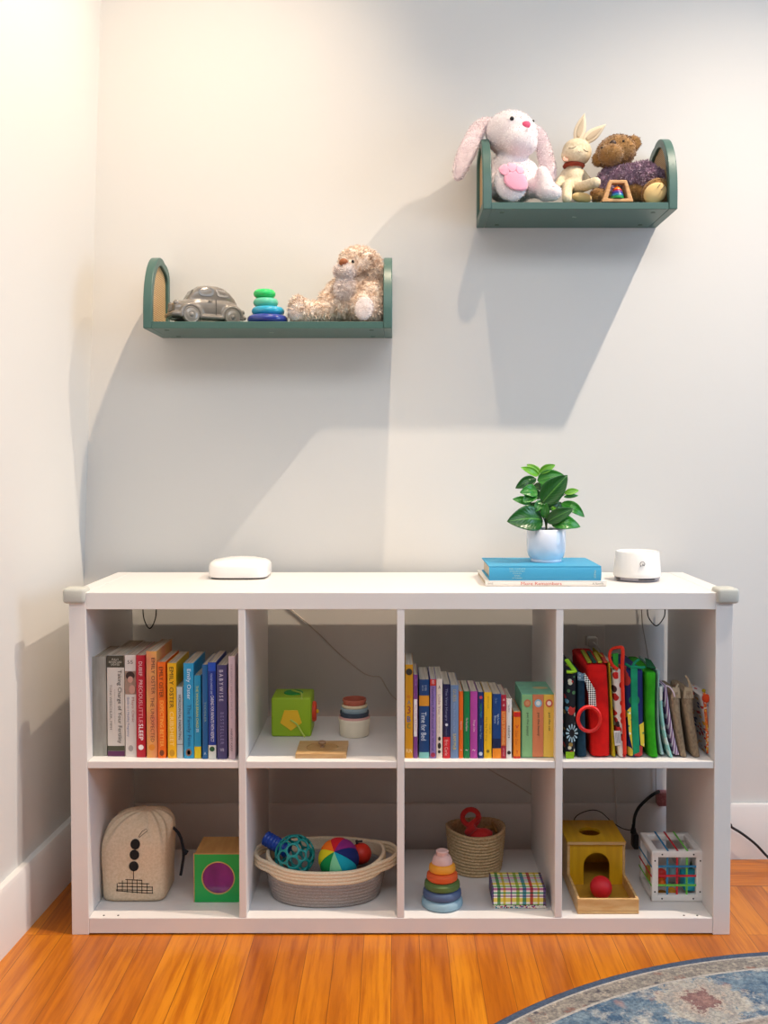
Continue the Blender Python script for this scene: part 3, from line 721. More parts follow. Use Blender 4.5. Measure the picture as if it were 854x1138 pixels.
# white noise machine
sc = atz(708.5, 640, TZ); sy = .225; k = m(sy); sx = at(708.5, 630, sy).x; R = 26.3*k; top = at(708, 612.7, sy-R*.2).z
t = thing('speaker', 'round white sound machine with grey symbol and dark base, right of the books', 'speaker', (sx, sy, TZ))
bm = B(); lathe(bm, [(0, .0098), (R*.97, .0098), (R, .0125), (R*.985, .02), (R*.91, top-TZ-.003), (R*.88, top-TZ), (R*.83, top-TZ-.001), (R*.80, top-TZ-.004), (0, top-TZ-.0045)], (sx, sy, TZ), 56); bo = obj('housing', bm, gw, t, angle=50)
bm = B(); lathe(bm, [(0, .0002), (R*.86, .0002), (R*.93, .004), (R*.955, .0096), (0, .0096)], (sx, sy, TZ), 48); obj('base_ring', bm, K('8F8B92', .3), t, label='grey base ring')
for a0, a1 in ((-165, -148), (-100, -55)):
    bm = B(); pts = [V((sx+R*.955*math.cos(math.radians(a)), sy+R*.955*math.sin(math.radians(a)), TZ+.0062)) for a in range(a0, a1+1, 3)]; tube(bm, pts, .0016, 6, sm=0); obj('vent_slot', bm, dark, t)
gl = K('55555A'); ly = sy-R*.955; lx = at(714.2, 627, ly).x; lz0 = at(714, 627, ly).z; bm = B()
tube(bm, [V((lx+.0055*math.cos(a), ly-.0022+.0, lz0+.0055*math.sin(a)+.0005)) for a in [PI*(-.3)+PI*1.6*q/14 for q in range(15)]], .00075, 6, sm=0)
tube(bm, [(lx-.0045, ly-.0024, lz0-.003), (lx-.0045, ly-.0024, lz0-.006)], .0007, 6, sm=0); tube(bm, [(lx, ly-.0026, lz0+.001), (lx, ly-.0026, lz0-.0035), (lx+.0025, ly-.0024, lz0-.003), (lx+.0025, ly-.0024, lz0)], .0007, 6, sm=0)
obj('symbol', bm, gl, t, label='small grey printed symbol')
# ================================================================ books, upper left compartment
S1, S0 = .3892, .0382
def book(u0, u1, vt, yf, d, col, lb, group, bands=(), texts=(), zb=S1, name='book', rough=.4, hard=False, vb=None):
    vm = (vt+842)/2; x0, x1 = at(u0, vm, yf).x, at(u1, vm, yf).x; H = at((u0+u1)/2, vt, yf).z-zb; W = x1-x0
    t = thing(name, lb, 'book', ((x0+x1)/2, yf+d/2, zb), group)
    cv = K(col, rough) if isinstance(col, str) else col; bt = min(.0022 if hard else .0009, W*.14); bm = B()
    n = 6; bul = min(.0012, W*.1)
    sp = [(x0+W*i/n, yf+bul*(1-math.sin(PI*i/n)**.7)) for i in range(n+1)]
    o = sp+[(x1, yf+d), (x1-bt, yf+d), (x1-bt, yf+.0035), (x0+bt, yf+.0035), (x0+bt, yf+d), (x0, yf+d)]
    a = [bm.verts.new((x, y, zb)) for x, y in o]; b = [bm.verts.new((x, y, zb+H)) for x, y in o]; N = len(o)
    for i in range(N): bm.faces.new((a[i], a[(i+1) % N], b[(i+1) % N], b[i]))
    for q in (a, b):
        bm.faces.new((q[n], q[n+1], q[n+2], q[n+3])); bm.faces.new((q[n+4], q[n+5], q[n+6], q[0])); bm.faces.new(q[:n+1]+[q[n+3], q[n+4]])
    obj('cover', bm, cv, t, angle=35)
    i = .003 if hard else .0005; bm = B()
    box(bm, x0+bt+.0001, x1-bt-.0001, yf+.0037, yf+d-i-.0008, zb+i, zb+H-i); obj('pages', bm, pageV, t, smooth=False)
    for f0, f1, c, *r in bands:
        l, rr = r if r else (0, 1); bm = B(); e = .00025
        xs = [l+(rr-l)*q/n for q in range(n+1)]
        fr = [(x0+W*q, yf+bul*(1-math.sin(PI*q)**.7 if 0 < q < 1 else 1)-e) for q in xs]
        z0_, z1_ = zb+H*(1-f1)+.0002, zb+H*(1-f0)-.0002
        for (xa, ya), (xb, yb_) in zip(fr, fr[1:]): bm.faces.new([bm.verts.new(p) for p in ((xa, ya, z0_), (xb, yb_, z0_), (xb, yb_, z1_), (xa, ya, z1_))])
        bmesh.ops.remove_doubles(bm, verts=bm.verts, dist=1e-6); obj('spine_band', bm, K(c), t)
    for s, f0, f1, l, rr, c, *mo in texts:
        text('spine_lettering', s, t, (x0+W*(l+rr)/2, yf-.0007, zb+H*(1-(f0+f1)/2)), W*(rr-l), H*(f1-f0), K(c), mo[0] if mo else 'v')
    return t, x0, x1, H, yf, zb
g1 = 'books in the upper left compartment'
linen = M('linen_grey', 'A9A79C', .9, bump=(300, .4, .001), var=(60, '8F8C82', (1, 1, .15)))
book(99.9, 118.2, 730, .040, .15, linen, 'plain grey linen book at the far left beside the thick white spine', g1, hard=True)
t, x0, x1, H, yf, zb = book(119.2, 138.2, 728.4, .038, .19, 'D9D2C8', 'thick white paperback with dark header band and serif title, left end', g1,
  [(.0, .12, '3E3A2C'), (.895, .945, '4A4A38'), (.945, 1, '5A2450')],
  [('FULLY', .03, .05, .3, .7, 'D8D2C0', 'h'), ('REVISED AND', .055, .075, .12, .88, 'D8D2C0', 'h'), ('UPDATED', .08, .1, .25, .75, 'D8D2C0', 'h'), ('Taking Charge of Your Fertility', .145, .87, .57, .86, '4A463E'), ('TONI WESCHLER, MPH', .26, .76, .14, .28, '7A746A'), ('The Definitive Guide to Natural Birth Control and Pregnancy', .16, .85, .42, .47, '9A948A')])
t, x0, x1, H, yf, zb = book(139.1, 151.2, 728.1, .034, .17, 'DBD2CB', 'white spine with a small photo of a baby and parent above the title', g1, [(.155, .385, 'A08474')],
  [('55', .05, .085, .25, .75, '5A5650', 'h'), ('Mayo Clinic', .41, .66, .55, .85, 'B07468'), ('Guide to a Healthy Pregnancy', .41, .80, .15, .40, '6E7FA4')])
bm = B(); disc(bm, (x0+(x1-x0)*.5, yf-.0012, zb+H*.80), (x1-x0)*.40, sz=.95, th=.0004); obj('spine_photo', bm, K('33201A'), t, label='dark haired head in the spine photo')
bm = B(); disc(bm, (x0+(x1-x0)*.52, yf-.0016, zb+H*.762), (x1-x0)*.25, sz=1.2, th=.0004); disc(bm, (x0+(x1-x0)*.66, yf-.0014, zb+H*.665), (x1-x0)*.28, sz=1.5, th=.0004); obj('spine_photo', bm, K('C49484'), t, label='faces in the spine photo')
bm = B(); disc(bm, (x0+(x1-x0)*.5, yf-.0008, zb+H*.085), (x1-x0)*.22, sz=1.3, th=.0004); obj('spine_emblem', bm, K('A49C98'), t)
t, x0, x1, H, yf, zb = book(151.6, 161.4, 728.4, .030, .17, 'B8122A', 'red paperback with white lettering and a round white emblem', g1, [], [('DUBIEF', .06, .2, .3, .7, 'E8C8C8'), ('PRECIOUS', .24, .47, .3, .72, 'EFC0C0'), ('LITTLE', .48, .66, .3, .72, 'E89AA4'), ('SLEEP', .67, .83, .28, .76, 'FFFFFF')])
bm = B(); disc(bm, (x0+(x1-x0)*.5, yf-.0008, zb+H*.10), (x1-x0)*.3, th=.0004); obj('spine_emblem', bm, K('F0E8E4'), t)
def sq(t, x0, x1, H, yf, zb, f, col, w=.3, sz=1):
    bm = B(); disc(bm, (x0+(x1-x0)*.5, yf-.0008, zb+H*(1-f)), (x1-x0)*w, sz=sz, th=.0004); obj('spine_emblem', bm, K(col), t)
peach = M('peach_fade', 'EEB35A', .45, var=(14, 'D9785C', (1, 1, .7)))
a = book(162.9, 174.3, 724, .027, .155, peach, 'peach and yellow paperback, tallest of the warm coloured spines', g1, [], [('EMILY OSTER', .06, .40, .5, .85, '7A4A38'), ('THE UNEXPECTED', .43, .85, .4, .75, '7E3A34')]); sq(*a, .90, 'E08A2A')
a = book(175.2, 184.2, 735.8, .025, .14, 'EE6A12', 'orange paperback between the peach one and the yellow one', g1, [], [('EMILY OSTER', .05, .37, .22, .72, '5A2A10'), ('EXPECTING BETTER', .40, .88, .3, .75, 'FFC05A')]); sq(*a, .945, '7A3A14', .28, 1.3)
a = book(186.3, 195.9, 737, .024, .14, 'F0B414', 'yellow paperback with dark and pale lettering', g1, [], [('EMILY OSTER', .04, .47, .25, .72, '4A3A12'), ('CRIBSHEET', .51, .87, .25, .72, 'FFE08A')]); sq(*a, .945, 'C89018', .3, 1.3)
a = book(196.5, 203.2, 763.4, .024, .12, 'BCC6C8', 'short pale grey booklet with bold black lettering, right of the yellow one', g1, [(.80, .81, '3A3A3A')], [('HORIZONTAL PARENTING', .11, .74, .3, .75, '1E1E1E')])
a = book(204.2, 215.2, 737.2, .022, .14, '2A9CCB', 'sky blue paperback with white and navy lettering', g1, [], [('Emily Oster', .06, .38, .25, .75, 'E2F2F8'), ('The Family Firm', .43, .87, .28, .75, '1C4E7A')]); sq(*a, .935, '8A6A5A', .3, 1.25); sq(*a, .935, 'EDE6DC', .16, 1.5)
book(215.9, 223.3, 750.8, .022, .13, '1E90B8', 'shorter turquoise spine with yellow lettering and yellow foot', g1, [(.855, 1, 'E0C41A')], [('THE WHOLE-BRAIN CHILD', .12, .63, .3, .65, 'D8D84A'), ('SB', .64, .68, .3, .7, 'CFE8F0', 'h')])
book(224.9, 230.8, 738.8, .019, .14, '1A5E96', 'narrow dark blue spine beside the turquoise one', g1, [], [('TODDLER', .39, .61, .35, .75, '8CA8A8'), ('A', .925, .955, .3, .7, 'B8D0E0', 'h')])
a = book(231.4, 240, 736.4, .018, .14, '12348C', 'royal blue paperback with a white foot and green dot', g1, [(0, .09, '1E50B8'), (.855, 1, 'DCDCD4')], [('YOUR SELF-CONFIDENT BABY', .11, .33, .3, .6, 'B8C8EC'), ('CARING FOR INFANTS WITH RESPECT', .34, .82, .35, .75, 'F2F4FC')]); sq(*a, .895, '1E5A38', .33)
book(241.2, 252.2, 739.4, .017, .15, '454270', 'dusty purple paperback with spaced pale letters', g1, [], [('B A B Y W I S E', .05, .38, .25, .65, 'DCD8E8'), ('B E S T S E L L E R', .5, .84, .35, .7, '8C88B4'), ('WB', .88, .92, .3, .7, 'C8C4DC', 'h')])
book(254.2, 261.2, 729.6, .015, .16, 'CDB6BE', 'tall pale pink spine at the right end against the divider', g1, [], [('THE HAPPIEST BABY ON THE BLOCK', .06, .62, .35, .6, 'A08C98'), ('HARVEY KARP', .70, .92, .3, .6, '6A5A62')])
# ================================================================ books, upper third compartment
g3 = 'board books in the upper third compartment'
a = book(450.5, 459.2, 738.8, .024, .135, 'CE8E12', 'tall ochre spine with multicoloured letters, far left of the board books', g3, [], [('RED', .31, .37, .25, .7, 'B8402A', 'h'), ('A', .38, .42, .3, .7, '3A6A8C', 'h'), ('3', .44, .52, .25, .7, '8A3A3A', 'h'), ('B', .55, .61, .25, .7, '2A5A9C', 'h'), ('C', .63, .68, .25, .7, '2E7A4A', 'h'), ('FUN', .9, .94, .15, .85, 'F0DCA8', 'h')]); sq(*a, .075, '3A3428', .42); 
book(459.8, 464.3, 750, .024, .13, '7C3F80', 'narrow purple spine with white label beside the ochre spine', g3, [(.29, .74, 'E8E0DC', .1, .85)], [('Where is Baby', .05, .13, .3, .7, 'C8A0CC'), ("Where's Baby's Belly Button?", .3, .73, .3, .65, 'A84A4A')])
book(466.2, 477.1, 755.4, .023, .14, '163F72', 'navy board book with a small golden picture and pale script', g3, [(.2, .335, 'D08A22'), (.92, 1, '7CBCB4')], [('Time for Bed', .41, .77, .2, .72, 'D8E2EC'), ('MEM FOX', .07, .14, .25, .45, 'A8B8CC'), ('DYER', .07, .14, .55, .75, 'A8B8CC')])
a = book(478.3, 484.8, 754.8, .023, .14, '8E74AE', 'lavender spine with a red top label', g3, [(0, .085, 'C8342A')], [('ADD', .01, .06, .3, .7, 'F0E0E0'), ('Numbers All Around the World', .1, .9, .3, .7, '4A3470')]); sq(*a, .955, 'A02C4A', .4)
a = book(485.4, 491.9, 754.8, .023, .14, 'E6D8C8', 'cream white spine with small black figures at the foot', g3, [], [('A', .08, .12, .3, .7, '2A2420', 'h'), ('Little You', .17, .46, .3, .7, '9A7A8C'), ('RICHARD VAN CAMP', .48, .68, .35, .55, 'A89C94')]); sq(*a, .75, '2A2420', .22, 1.6); sq(*a, .84, '2A2420', .28, 1.8); sq(*a, .915, '2A2420', .26, 1)
a = book(492.7, 500.5, 760.5, .023, .14, '1E1E48', 'midnight blue spine with a red lower third', g3, [(.71, 1, 'D0202A')], [('The Very Hungry', .05, .5, .25, .65, '8C90B0'), ('Caterpillar', .57, .7, .3, .6, '6A6E90'), ('Eric Carle', .75, .96, .25, .7, 'F0B8B0')]); sq(*a, .545, 'D8DCE8', .2)
book(501.1, 509.8, 761.7, .023, .14, '7088AC', 'slate blue spine with soft yellow lettering', g3, [], [('GUESS', .05, .22, .3, .7, 'B8AC7C'), ('How Much I Love You', .24, .63, .35, .6, '98AECC'), ('SAM McB', .66, .88, .3, .7, 'D8C060')])
for i, (a0, a1, c, n, tx, f) in enumerate(((510.4, 514.9, 'E06414', 'orange', 'Opposites', (.43, .58)), (515.6, 522.3, '0E7A42', 'green', 'The Food Game', (.39, .59)), (522.9, 530.9, 'B0449A', 'magenta', 'Things I See', (.42, .60)))):
    book(a0, a1, 768.5, .023, .115, c, f'{n} spine, one of three plain spines of equal height', g3, [], [(tx, *f, .35, .68, 'F2D8DC'), ('~', .85, .90, .3, .7, 'F2D8DC', 'h')])
a = book(531.7, 537.6, 769.5, .023, .11, '14306C', 'navy spine with small coloured letters, right of the magenta one', g3, [], [('Night', .17, .28, .3, .72, '2E9A4A'), ('Night', .29, .38, .3, .72, '3AA8C8'), ('Sleep Tight', .40, .8, .3, .65, '8CB8D8')]); sq(*a, .075, 'C83A4A', .3); sq(*a, .93, 'B8C4D8', .35)
a = book(538.4, 546.8, 769.5, .023, .11, 'EEBA1C', 'bright yellow spine in the middle of the board books', g3, [], [('Jamie Lee', .04, .26, .4, .65, '8A6A1C'), ('The Big Fat Hug', .32, .78, .12, .42, 'A8802A'), ('CURTIS', .45, .65, .66, .85, '9A7A2A')]); sq(*a, .89, '8A6A1C', .2)
book(547.7, 557.2, 771.4, .022, .12, '16407C', 'dark blue spine with a night scene above an orange foot', g3, [(.69, .84, '0C1E48'), (.84, 1, 'EC8A1A')], [('On the', .06, .14, .2, .6, '7C9CC8'), ('Night You Were', .31, .47, .45, .8, 'C0D4E8'), ('Born', .33, .46, .2, .42, 'C0D4E8')])
book(557.4, 562.8, 772.4, .022, .11, 'A81E36', 'crimson spine with an orange panel, between dark blue and white spines', g3, [(.25, .8, 'D8702A')], [('ah', .05, .09, .3, .7, 'F0D8D8', 'h'), ('oh', .12, .19, .3, .7, 'F0D8D8', 'h'), ('LITTLE SUNSHINE', .27, .78, .2, .7, 'F0C07A'), ('press', .84, .96, .3, .65, 'E0A0A8')])
a = book(563.2, 569, 777, .022, .11, 'E2DED8', 'white spine with black lettering', g3, [], [('my first', .04, .27, .3, .6, '3A3834'), ('colors', .43, .67, .3, .75, '1E1C1A')]); sq(*a, .9, '2A2826', .35)
book(571.1, 578.8, 791.2, .022, .12, 'EE8A1E', 'short orange spine with red bands, beside the pastel box set', g3, [(0, .11, 'C8201E'), (.95, 1, 'D0301E')], [('v', .28, .35, .25, .75, 'C8342A', 'h'), ('Dear Zoo', .40, .7, .25, .65, 'C8641E'), ('Y', .82, .9, .3, .7, 'C8342A', 'h')])
yf = .026; x0, x1 = at(579.9, 805, yf).x, at(617.2, 805, yf).x; Hs = at(598, 771.3, yf).z-S1; d = .125
t = thing('slipcase', 'pale green slipcase holding three pastel board books', 'book box', ((x0+x1)/2, yf+d/2, S1))
bm = B(); w = .0016
box(bm, x0, x0+w, yf+.003, yf+d, S1, S1+Hs); box(bm, x1-w, x1, yf+.003, yf+d, S1, S1+Hs); box(bm, x0+w, x1-w, yf+.003, yf+d, S1, S1+w); box(bm, x0+w, x1-w, yf+.003, yf+d, S1+Hs-w, S1+Hs); box(bm, x0+w, x1-w, yf+d-w, yf+d, S1+w, S1+Hs-w)
obj('case', bm, M('case_green', '74B898', .5, var=(40, '66A88C')), t, smooth=False)
bm = B(); lathe(bm, [(0, 0), (.011, 0), (.011, .0004), (0, .0004)], (x0+.05, yf+.06, S1+Hs), 20, sx=1.6); obj('top_picture', bm, K('C0AE78'), t, label='small oval picture on top')
us = [580.6, 592.4, 604.6, 616.6]
for i, (c, n, tx, e1, e2) in enumerate((('90C488', 'pastel green', 'pat the puppy', 'D07A52', 'D89A6A'), ('E0875C', 'coral', 'pat the bunny', '8EC4DC', 'EAF0F0'), ('E8C050', 'pastel yellow', 'pat the cat', 'D0604A', 'EEDCD0'))):
    b = book(us[i], us[i+1]-.3, 772.1, yf, .116, c, f'{n} board book inside the green slipcase', 'pastel board books in the slipcase', [], [(tx, .29, .66 if i < 2 else .58, .4, .66, '3E4A3A')], zb=S1+.002)
    for rr, cc, dy in ((.34, e1, .0008), (.2, e2, .0013)):
        bm = B(); disc(bm, ((b[1]+b[2])/2, yf-dy, S1+.002+b[3]*.865), (b[2]-b[1])*rr, sz=1.1, th=.0004); obj('spine_emblem', bm, K(cc), b[0])
# ================================================================ cloth books, upper right compartment
def pattern(name, base, cols, scale, thr=.42, rough=.9, stretch=(1, .35, 1)):
    s = NT(name, rough); mp = s.n.new('ShaderNodeMapping'); mp.inputs['Scale'].default_value = stretch
    s.l.new(s.tc.outputs['Object'], mp.inputs[0])
    w = s.n.new('ShaderNodeTexVoronoi'); w.inputs['Scale'].default_value = scale; s.l.new(mp.outputs[0], w.inputs[0])
    r = s.n.new('ShaderNodeValToRGB'); r.color_ramp.interpolation = 'CONSTANT'
    x = s.xyz(w.outputs['Color'])[0]; s.l.new(x, r.inputs[0]); e = r.color_ramp.elements
    while len(e) < len(cols): e.new(.5)
    for i, c in enumerate(cols): e[i].position = i/len(cols); e[i].color = lin(c)
    s.bump(s.noise(500), .2, .001)
    return s.col(s.mix(s.math('LESS_THAN', w.outputs['Distance'], thr), base, r.outputs[0]))
def cloth(name, c, c2=None): return M('cloth_'+name, c, .9, bump=(500, .35, .001), var=(40, c2 or c), spec=.25)
def soft(bm, rows, yf, d, e=5, n=28, slant=0):
    """soft upright slab; rows = (left u, right u, v) from bottom to top at the front"""
    R = []
    rr = [(at(a, v, yf).x, at(b, v, yf).x, at((a+b)/2, v, yf).z) for a, b, v in rows]
    def ring(xl, xr, z, q):
        hw, cx = (xr-xl)/2*q, (xl+xr)/2; hd = d/2-(xr-xl)/2*(1-q)
        return [V((cx+hw*math.copysign(abs(math.cos(a))**(2/e), math.cos(a)), yf+d/2+hd*math.copysign(abs(math.sin(a))**(2/9), math.sin(a)), z)) for a in [2*PI*i/n for i in range(n)]]
    w0 = rr[0][1]-rr[0][0]; w1 = rr[-1][1]-rr[-1][0]
    R.append(ring(rr[0][0], rr[0][1], rr[0][2], .55)); 
    P = smooth_path([V(x) for x in rr], 4); P = [V((p.x, p.y, p.z)) for p in P]
    zl = P[0].z+w0*.12; zh = P[-1].z-w1*.12
    P = [V((p.x, p.y, min(max(p.z, zl), zh))) for p in P]
    for p in P: R.append(ring(p.x, p.y, p.z, 1))
    R.append(ring(P[-1].x, P[-1].y, zh+w1*.08, .85)); R.append(ring(P[-1].x, P[-1].y, zh+w1*.12, .5))
    loft(bm, R)
def ppx(bm, pts, y, th=.0012): prism(bm, [at(u, v, y) for u, v in pts], (0, th, 0))
def cbook(rows, yf, d, mat, lb, e=5, part='cover'):
    c = at((rows[0][0]+rows[0][1])/2, rows[0][2], yf)
    t = thing('cloth_book', lb, 'cloth book', (c.x, yf+d/2, S1), 'cloth books in the upper right compartment')
    bm = B(); soft(bm, rows, yf, d, e); b = BASE[t.name]
    lo = min(v.co.z for v in bm.verts); bmesh.ops.translate(bm, vec=(0, 0, S1+.0002-lo), verts=bm.verts)
    obj(part, bm, mat, t, angle=60); return t
yc = .024
t = cbook([(629, 640.5, 843), (629, 641, 800), (629.3, 641.5, 760), (629.5, 641.5, 744)], yc, .19, pattern('cloth_dark_floral', '16171C', ['B83A34', '16171C', '5C8FA0', '4E7A4E', '16171C', 'D8D2B8', '9A7A3A'], 75, .36), 'black patterned cloth book with lime tabs, far left against the divider')
lime = cloth('lime', '9BC82A', '86B41E')
bm = B(); ppx(bm, [(629.3, 836), (638.8, 836), (638, 843), (629.5, 843)], yc-.0028, .004); obj('corner_tab', bm, lime, t, smooth=False, label='lime green bottom tab')
bm = B(); tube(bm, [at(630, 733, .05), at(634, 739, .04), at(638, 744, .025), at(639.5, 747.5, .022)], .0065, 10, flat=.5); tube(bm, [at(630, 746.5, .023), at(635, 746.8, .0215), at(640.5, 745.5, .022)], .0052, 10, flat=.7); obj('loop_tab', bm, lime, t, label='lime green loop at the top')
bm = B()
for i in range(12):
    a = 2*PI*i/12; c = V((636, 815)); p = lambda r, q: (c.x+r*math.cos(q)*.75, c.y+r*math.sin(q)*1.15)
    ppx(bm, [p(4, a-.12), p(8.5, a-.13), p(9, a), p(8.5, a+.13), p(4, a+.12)], yc-.0007, .0008)
obj('printed_flower', bm, K('A9C8D4'), t, label='pale blue printed flower'); 
bm = B(); ppx(bm, [(631.5, 789), (634, 785), (637, 787), (639.5, 786), (639, 792), (636, 795), (633, 794)], yc-.0007, .0008); obj('printed_flower', bm, K('B8342E'), t, label='red printed flower')
t = cbook([(641.3, 653.5, 842), (641.8, 652, 800), (642, 651.5, 768), (642, 651, 752)], yc+.004, .19, cloth('teal_navy', '1C3F52', '16303F'), 'dark teal cloth book beside the black patterned one')
bm = B(); ppx(bm, [(642.5, 747), (650.5, 749), (651.3, 757), (642.5, 756)], yc+.0012, .002); obj('top_trim', bm, pattern('trim_print', '6A8A9C', ['2A4A5C', 'B8C8D0', '3A3A50'], 220, .4), t, smooth=False)
redC = cloth('red', 'D8150F', 'C2100C'); yelC = cloth('mustard', 'BBA41E', 'A48E16')
t = cbook([(657.5, 679, 842), (656.3, 679, 815), (654.2, 678.2, 780), (652, 676, 738)], yc+.002, .2, redC, 'thick bright red soft book with mustard edge and a checked strap', 9)
bm = B(); soft(bm, [(680.4, 685.6, 841), (679.6, 683.4, 810), (678.2, 681.2, 775), (676.8, 678.8, 737)], yc+.004, .19, 4); obj('page_edge', bm, yelC, t, label='mustard yellow page edge')
for i, (u, c) in enumerate(((653.3, '8C8A1E'), (659, '1F4A3A'), (665, 'A89A2A'), (671, 'B83A2A'))):
    bm = B(); a = at(u, 737, .03); b_ = at(u-8+i, 724+i, .17); prism(bm, [a, a+V((.009, 0, 0)), b_+V((.009, 0, 0)), b_], (0, 0, .004)); obj('inner_page', bm, cloth('page_'+c, c), t, bev=.001, label='coloured inner page seen from above')
def check():
    s = NT('black_white_check', .8); x, y, z = s.xyz()
    q = lambda a: s.math('GREATER_THAN', s.math('FRACT', s.math('MULTIPLY', a, 105)), .5)
    return s.col(s.mix(s.math('ABSOLUTE', s.math('SUBTRACT', q(s.math('ADD', x, z)), q(s.math('SUBTRACT', x, z)))), '17161A', 'E6E4DC'))
bm = B(); ppx(bm, [(649.8, 748), (652, 750), (658.5, 761), (662, 767), (663, 785), (655.2, 786.5), (654, 770), (651.5, 760), (649, 752)], .0165, .0016); sr = obj('strap', bm, check(), t, smooth=False, label='black and white checked strap')
P = [at(655.5+12.3*math.cos(a)-.5, 799+13.5*math.sin(a), .0125+.003*math.sin(a)) for a in [2*PI*i/16 for i in range(16)]]
bm = B(); tube(bm, P, .0043, 12, closed=True, sm=3); obj('teething_ring', bm, K('E8231C', .25, coat=.3), sr, label='glossy red plastic ring')
flo = pattern('floral_red_white', 'E4DAD0', ['C8221C', '2A1A1C', 'C8221C', 'E4DAD0', '3A1A20', 'E4DAD0', 'B81E1A'], 55, .5)
t = cbook([(688, 697.5, 839), (685, 697, 810), (682.5, 694.5, 775), (681, 692.5, 742)], yc+.003, .19, flo, 'red, white and black floral cloth book with a red handle on top')
redT = cloth('scarlet', 'E03A24', 'C82E1C')
bm = B(); tube(bm, [at(694.8, 838, yc), at(694, 810, yc-.001), at(692.6, 775, yc-.001), at(692, 742, yc-.001), at(692.5, 722, yc), at(688, 719.3, .035), at(680, 722, .045), at(677.8, 730, .04), at(681, 739, .03), at(687, 744, .023)], .0042, 10, sm=8, flat=.8); obj('handle', bm, redT, t, label='scarlet binding and loop handle')
bm = B(); ppx(bm, [(682.5, 812.5), (690, 812), (690.8, 827.5), (684, 829)], yc-.0008, .001); la = obj('care_label', bm, K('D8D0CC'), t, label='small white care label')
bm = B()
for i in range(4): ppx(bm, [(684+i*1.4, 814+i*.1), (684.5+i*1.4, 814+i*.1), (685.6+i*1.4, 826), (685.1+i*1.4, 826)], yc-.0012, .0004)
obj('label_print', bm, K('8A8488'), la)
bm = B(); ppx(bm, [(681.5, 727), (687.5, 726), (687.5, 748.5), (682, 748)], yc+.012, .006); obj('inner_page', bm, cloth('page_green', '2E8A2E'), t, bev=.001, label='green inner page')
nav = pattern('navy_fish_print', '17225E', ['17225E', 'B8342E', 'D8C23A', '17225E', 'E8DCC0', '1C7A4A'], 28, .42)
t = cbook([(698.5, 716.5, 839), (696.8, 717.3, 800), (695.5, 717, 765), (694.8, 716.5, 741)], yc+.003, .19, nav, 'navy printed cloth book with green spine band')
grT = cloth('sea_green', '1F9468', '178058')
bm = B(); ppx(bm, [(701.5, 740), (709, 740), (709.2, 780), (711.5, 836), (704, 839), (702, 790)], yc+.0005, .003); obj('spine_band', bm, grT, t, bev=.001, label='sea green spine band')
bm = B(); tube(bm, [at(696, 738, .045), at(702, 741.5, .028), at(706, 741, .026), at(712, 742, .028), at(717, 741.5, .03)], .003, 8); tube(bm, [at(703, 742, .026), at(706, 736, .04), at(710, 733, .06)], .0035, 8, flat=.6); obj('top_binding', bm, grT, t, label='green top binding')
bm = B(); ppx(bm, [(697.5, 790), (701.5, 786), (702.3, 812), (703.5, 832), (699.5, 815)], yc+.001, .002); ppx(bm, [(711, 806), (715.8, 803), (716.6, 830), (712.5, 828)], yc+.001, .002); obj('printed_shape', bm, pattern('yellow_white_print', 'E0C83A', ['EDE6D0', 'E0C83A', '5A8A4A'], 120, .35), t, label='yellow and white printed shapes')
grn = cloth('leaf_green', '33A514', '2A8C10')
t = cbook([(722, 733.5, 840.5), (719.5, 731, 820), (717.6, 730, 790), (718, 731, 745.5)], yc, .19, grn, 'grass green cloth book with pale aqua edge', 4)
bm = B(); soft(bm, [(733.8, 739.5, 839), (731.3, 734.6, 815), (730.4, 733.2, 785), (731.3, 734.3, 746)], yc+.006, .18, 4); obj('page_edge', bm, cloth('aqua_grey', 'A9C2BC', '8FB0AE'), t, label='pale aqua page edge')
bm = B(); prism(bm, [at(719, 742, .04), at(729.5, 743.5, .03), at(724, 735, .12), at(717, 732, .12)], (0, 0, .003)); obj('top_flap', bm, cloth('bottle_green', '185A34'), t, bev=.001)
aq = pattern('aqua_print', '8CC4BC', ['8CC4BC', 'C8D8D0', '6AAEAA'], 40, .5)
t = cbook([(744.5, 749, 840), (738, 741.8, 815), (733.8, 737.5, 785), (733.5, 737.2, 762)], yc+.002, .13, aq, 'slim aqua and purple striped cloth book leaning left')
def stripes():
    s = NT('purple_stripe_cloth', .9); x, y, z = s.xyz()
    f = s.math('FRACT', s.math('MULTIPLY', s.math('ADD', x, s.math('MULTIPLY', s.math('POWER', s.math('SUBTRACT', .25, z), 2.), .15)), 190))
    s.bump(s.noise(500), .3, .001); return s.col(s.mix(s.math('GREATER_THAN', f, .6), '7C5A80', 'D8CCD4'))
bm = B(); soft(bm, [(749.3, 756.5, 839.5), (744.5, 750, 815), (739.8, 745, 785), (737.5, 742.5, 762)], yc+.004, .13, 4); obj('back_cover', bm, stripes(), t, angle=60, label='purple striped cover')
bm = B(); ppx(bm, [(733.6, 763), (736.8, 762.5), (736.6, 778), (733.8, 779)], yc+.0005, .0014); obj('care_label', bm, K('D4D4CC'), t, label='white label')
bm = B(); tube(bm, [at(741, 762, .03), at(745, 764, .027), at(748.5, 769, .025), at(750, 774, .026)], .0028, 8, flat=.6); obj('ribbon_loop', bm, cloth('pale_pink', 'D8C0C4'), t)
jute = M('burlap', 'A08A6E', .95, bump=(420, .9, .002), var=(240, '85705A', (1, 1, .5)))
juteD = M('burlap_frayed', 'B29C80', .95, bump=(420, .8, .002))
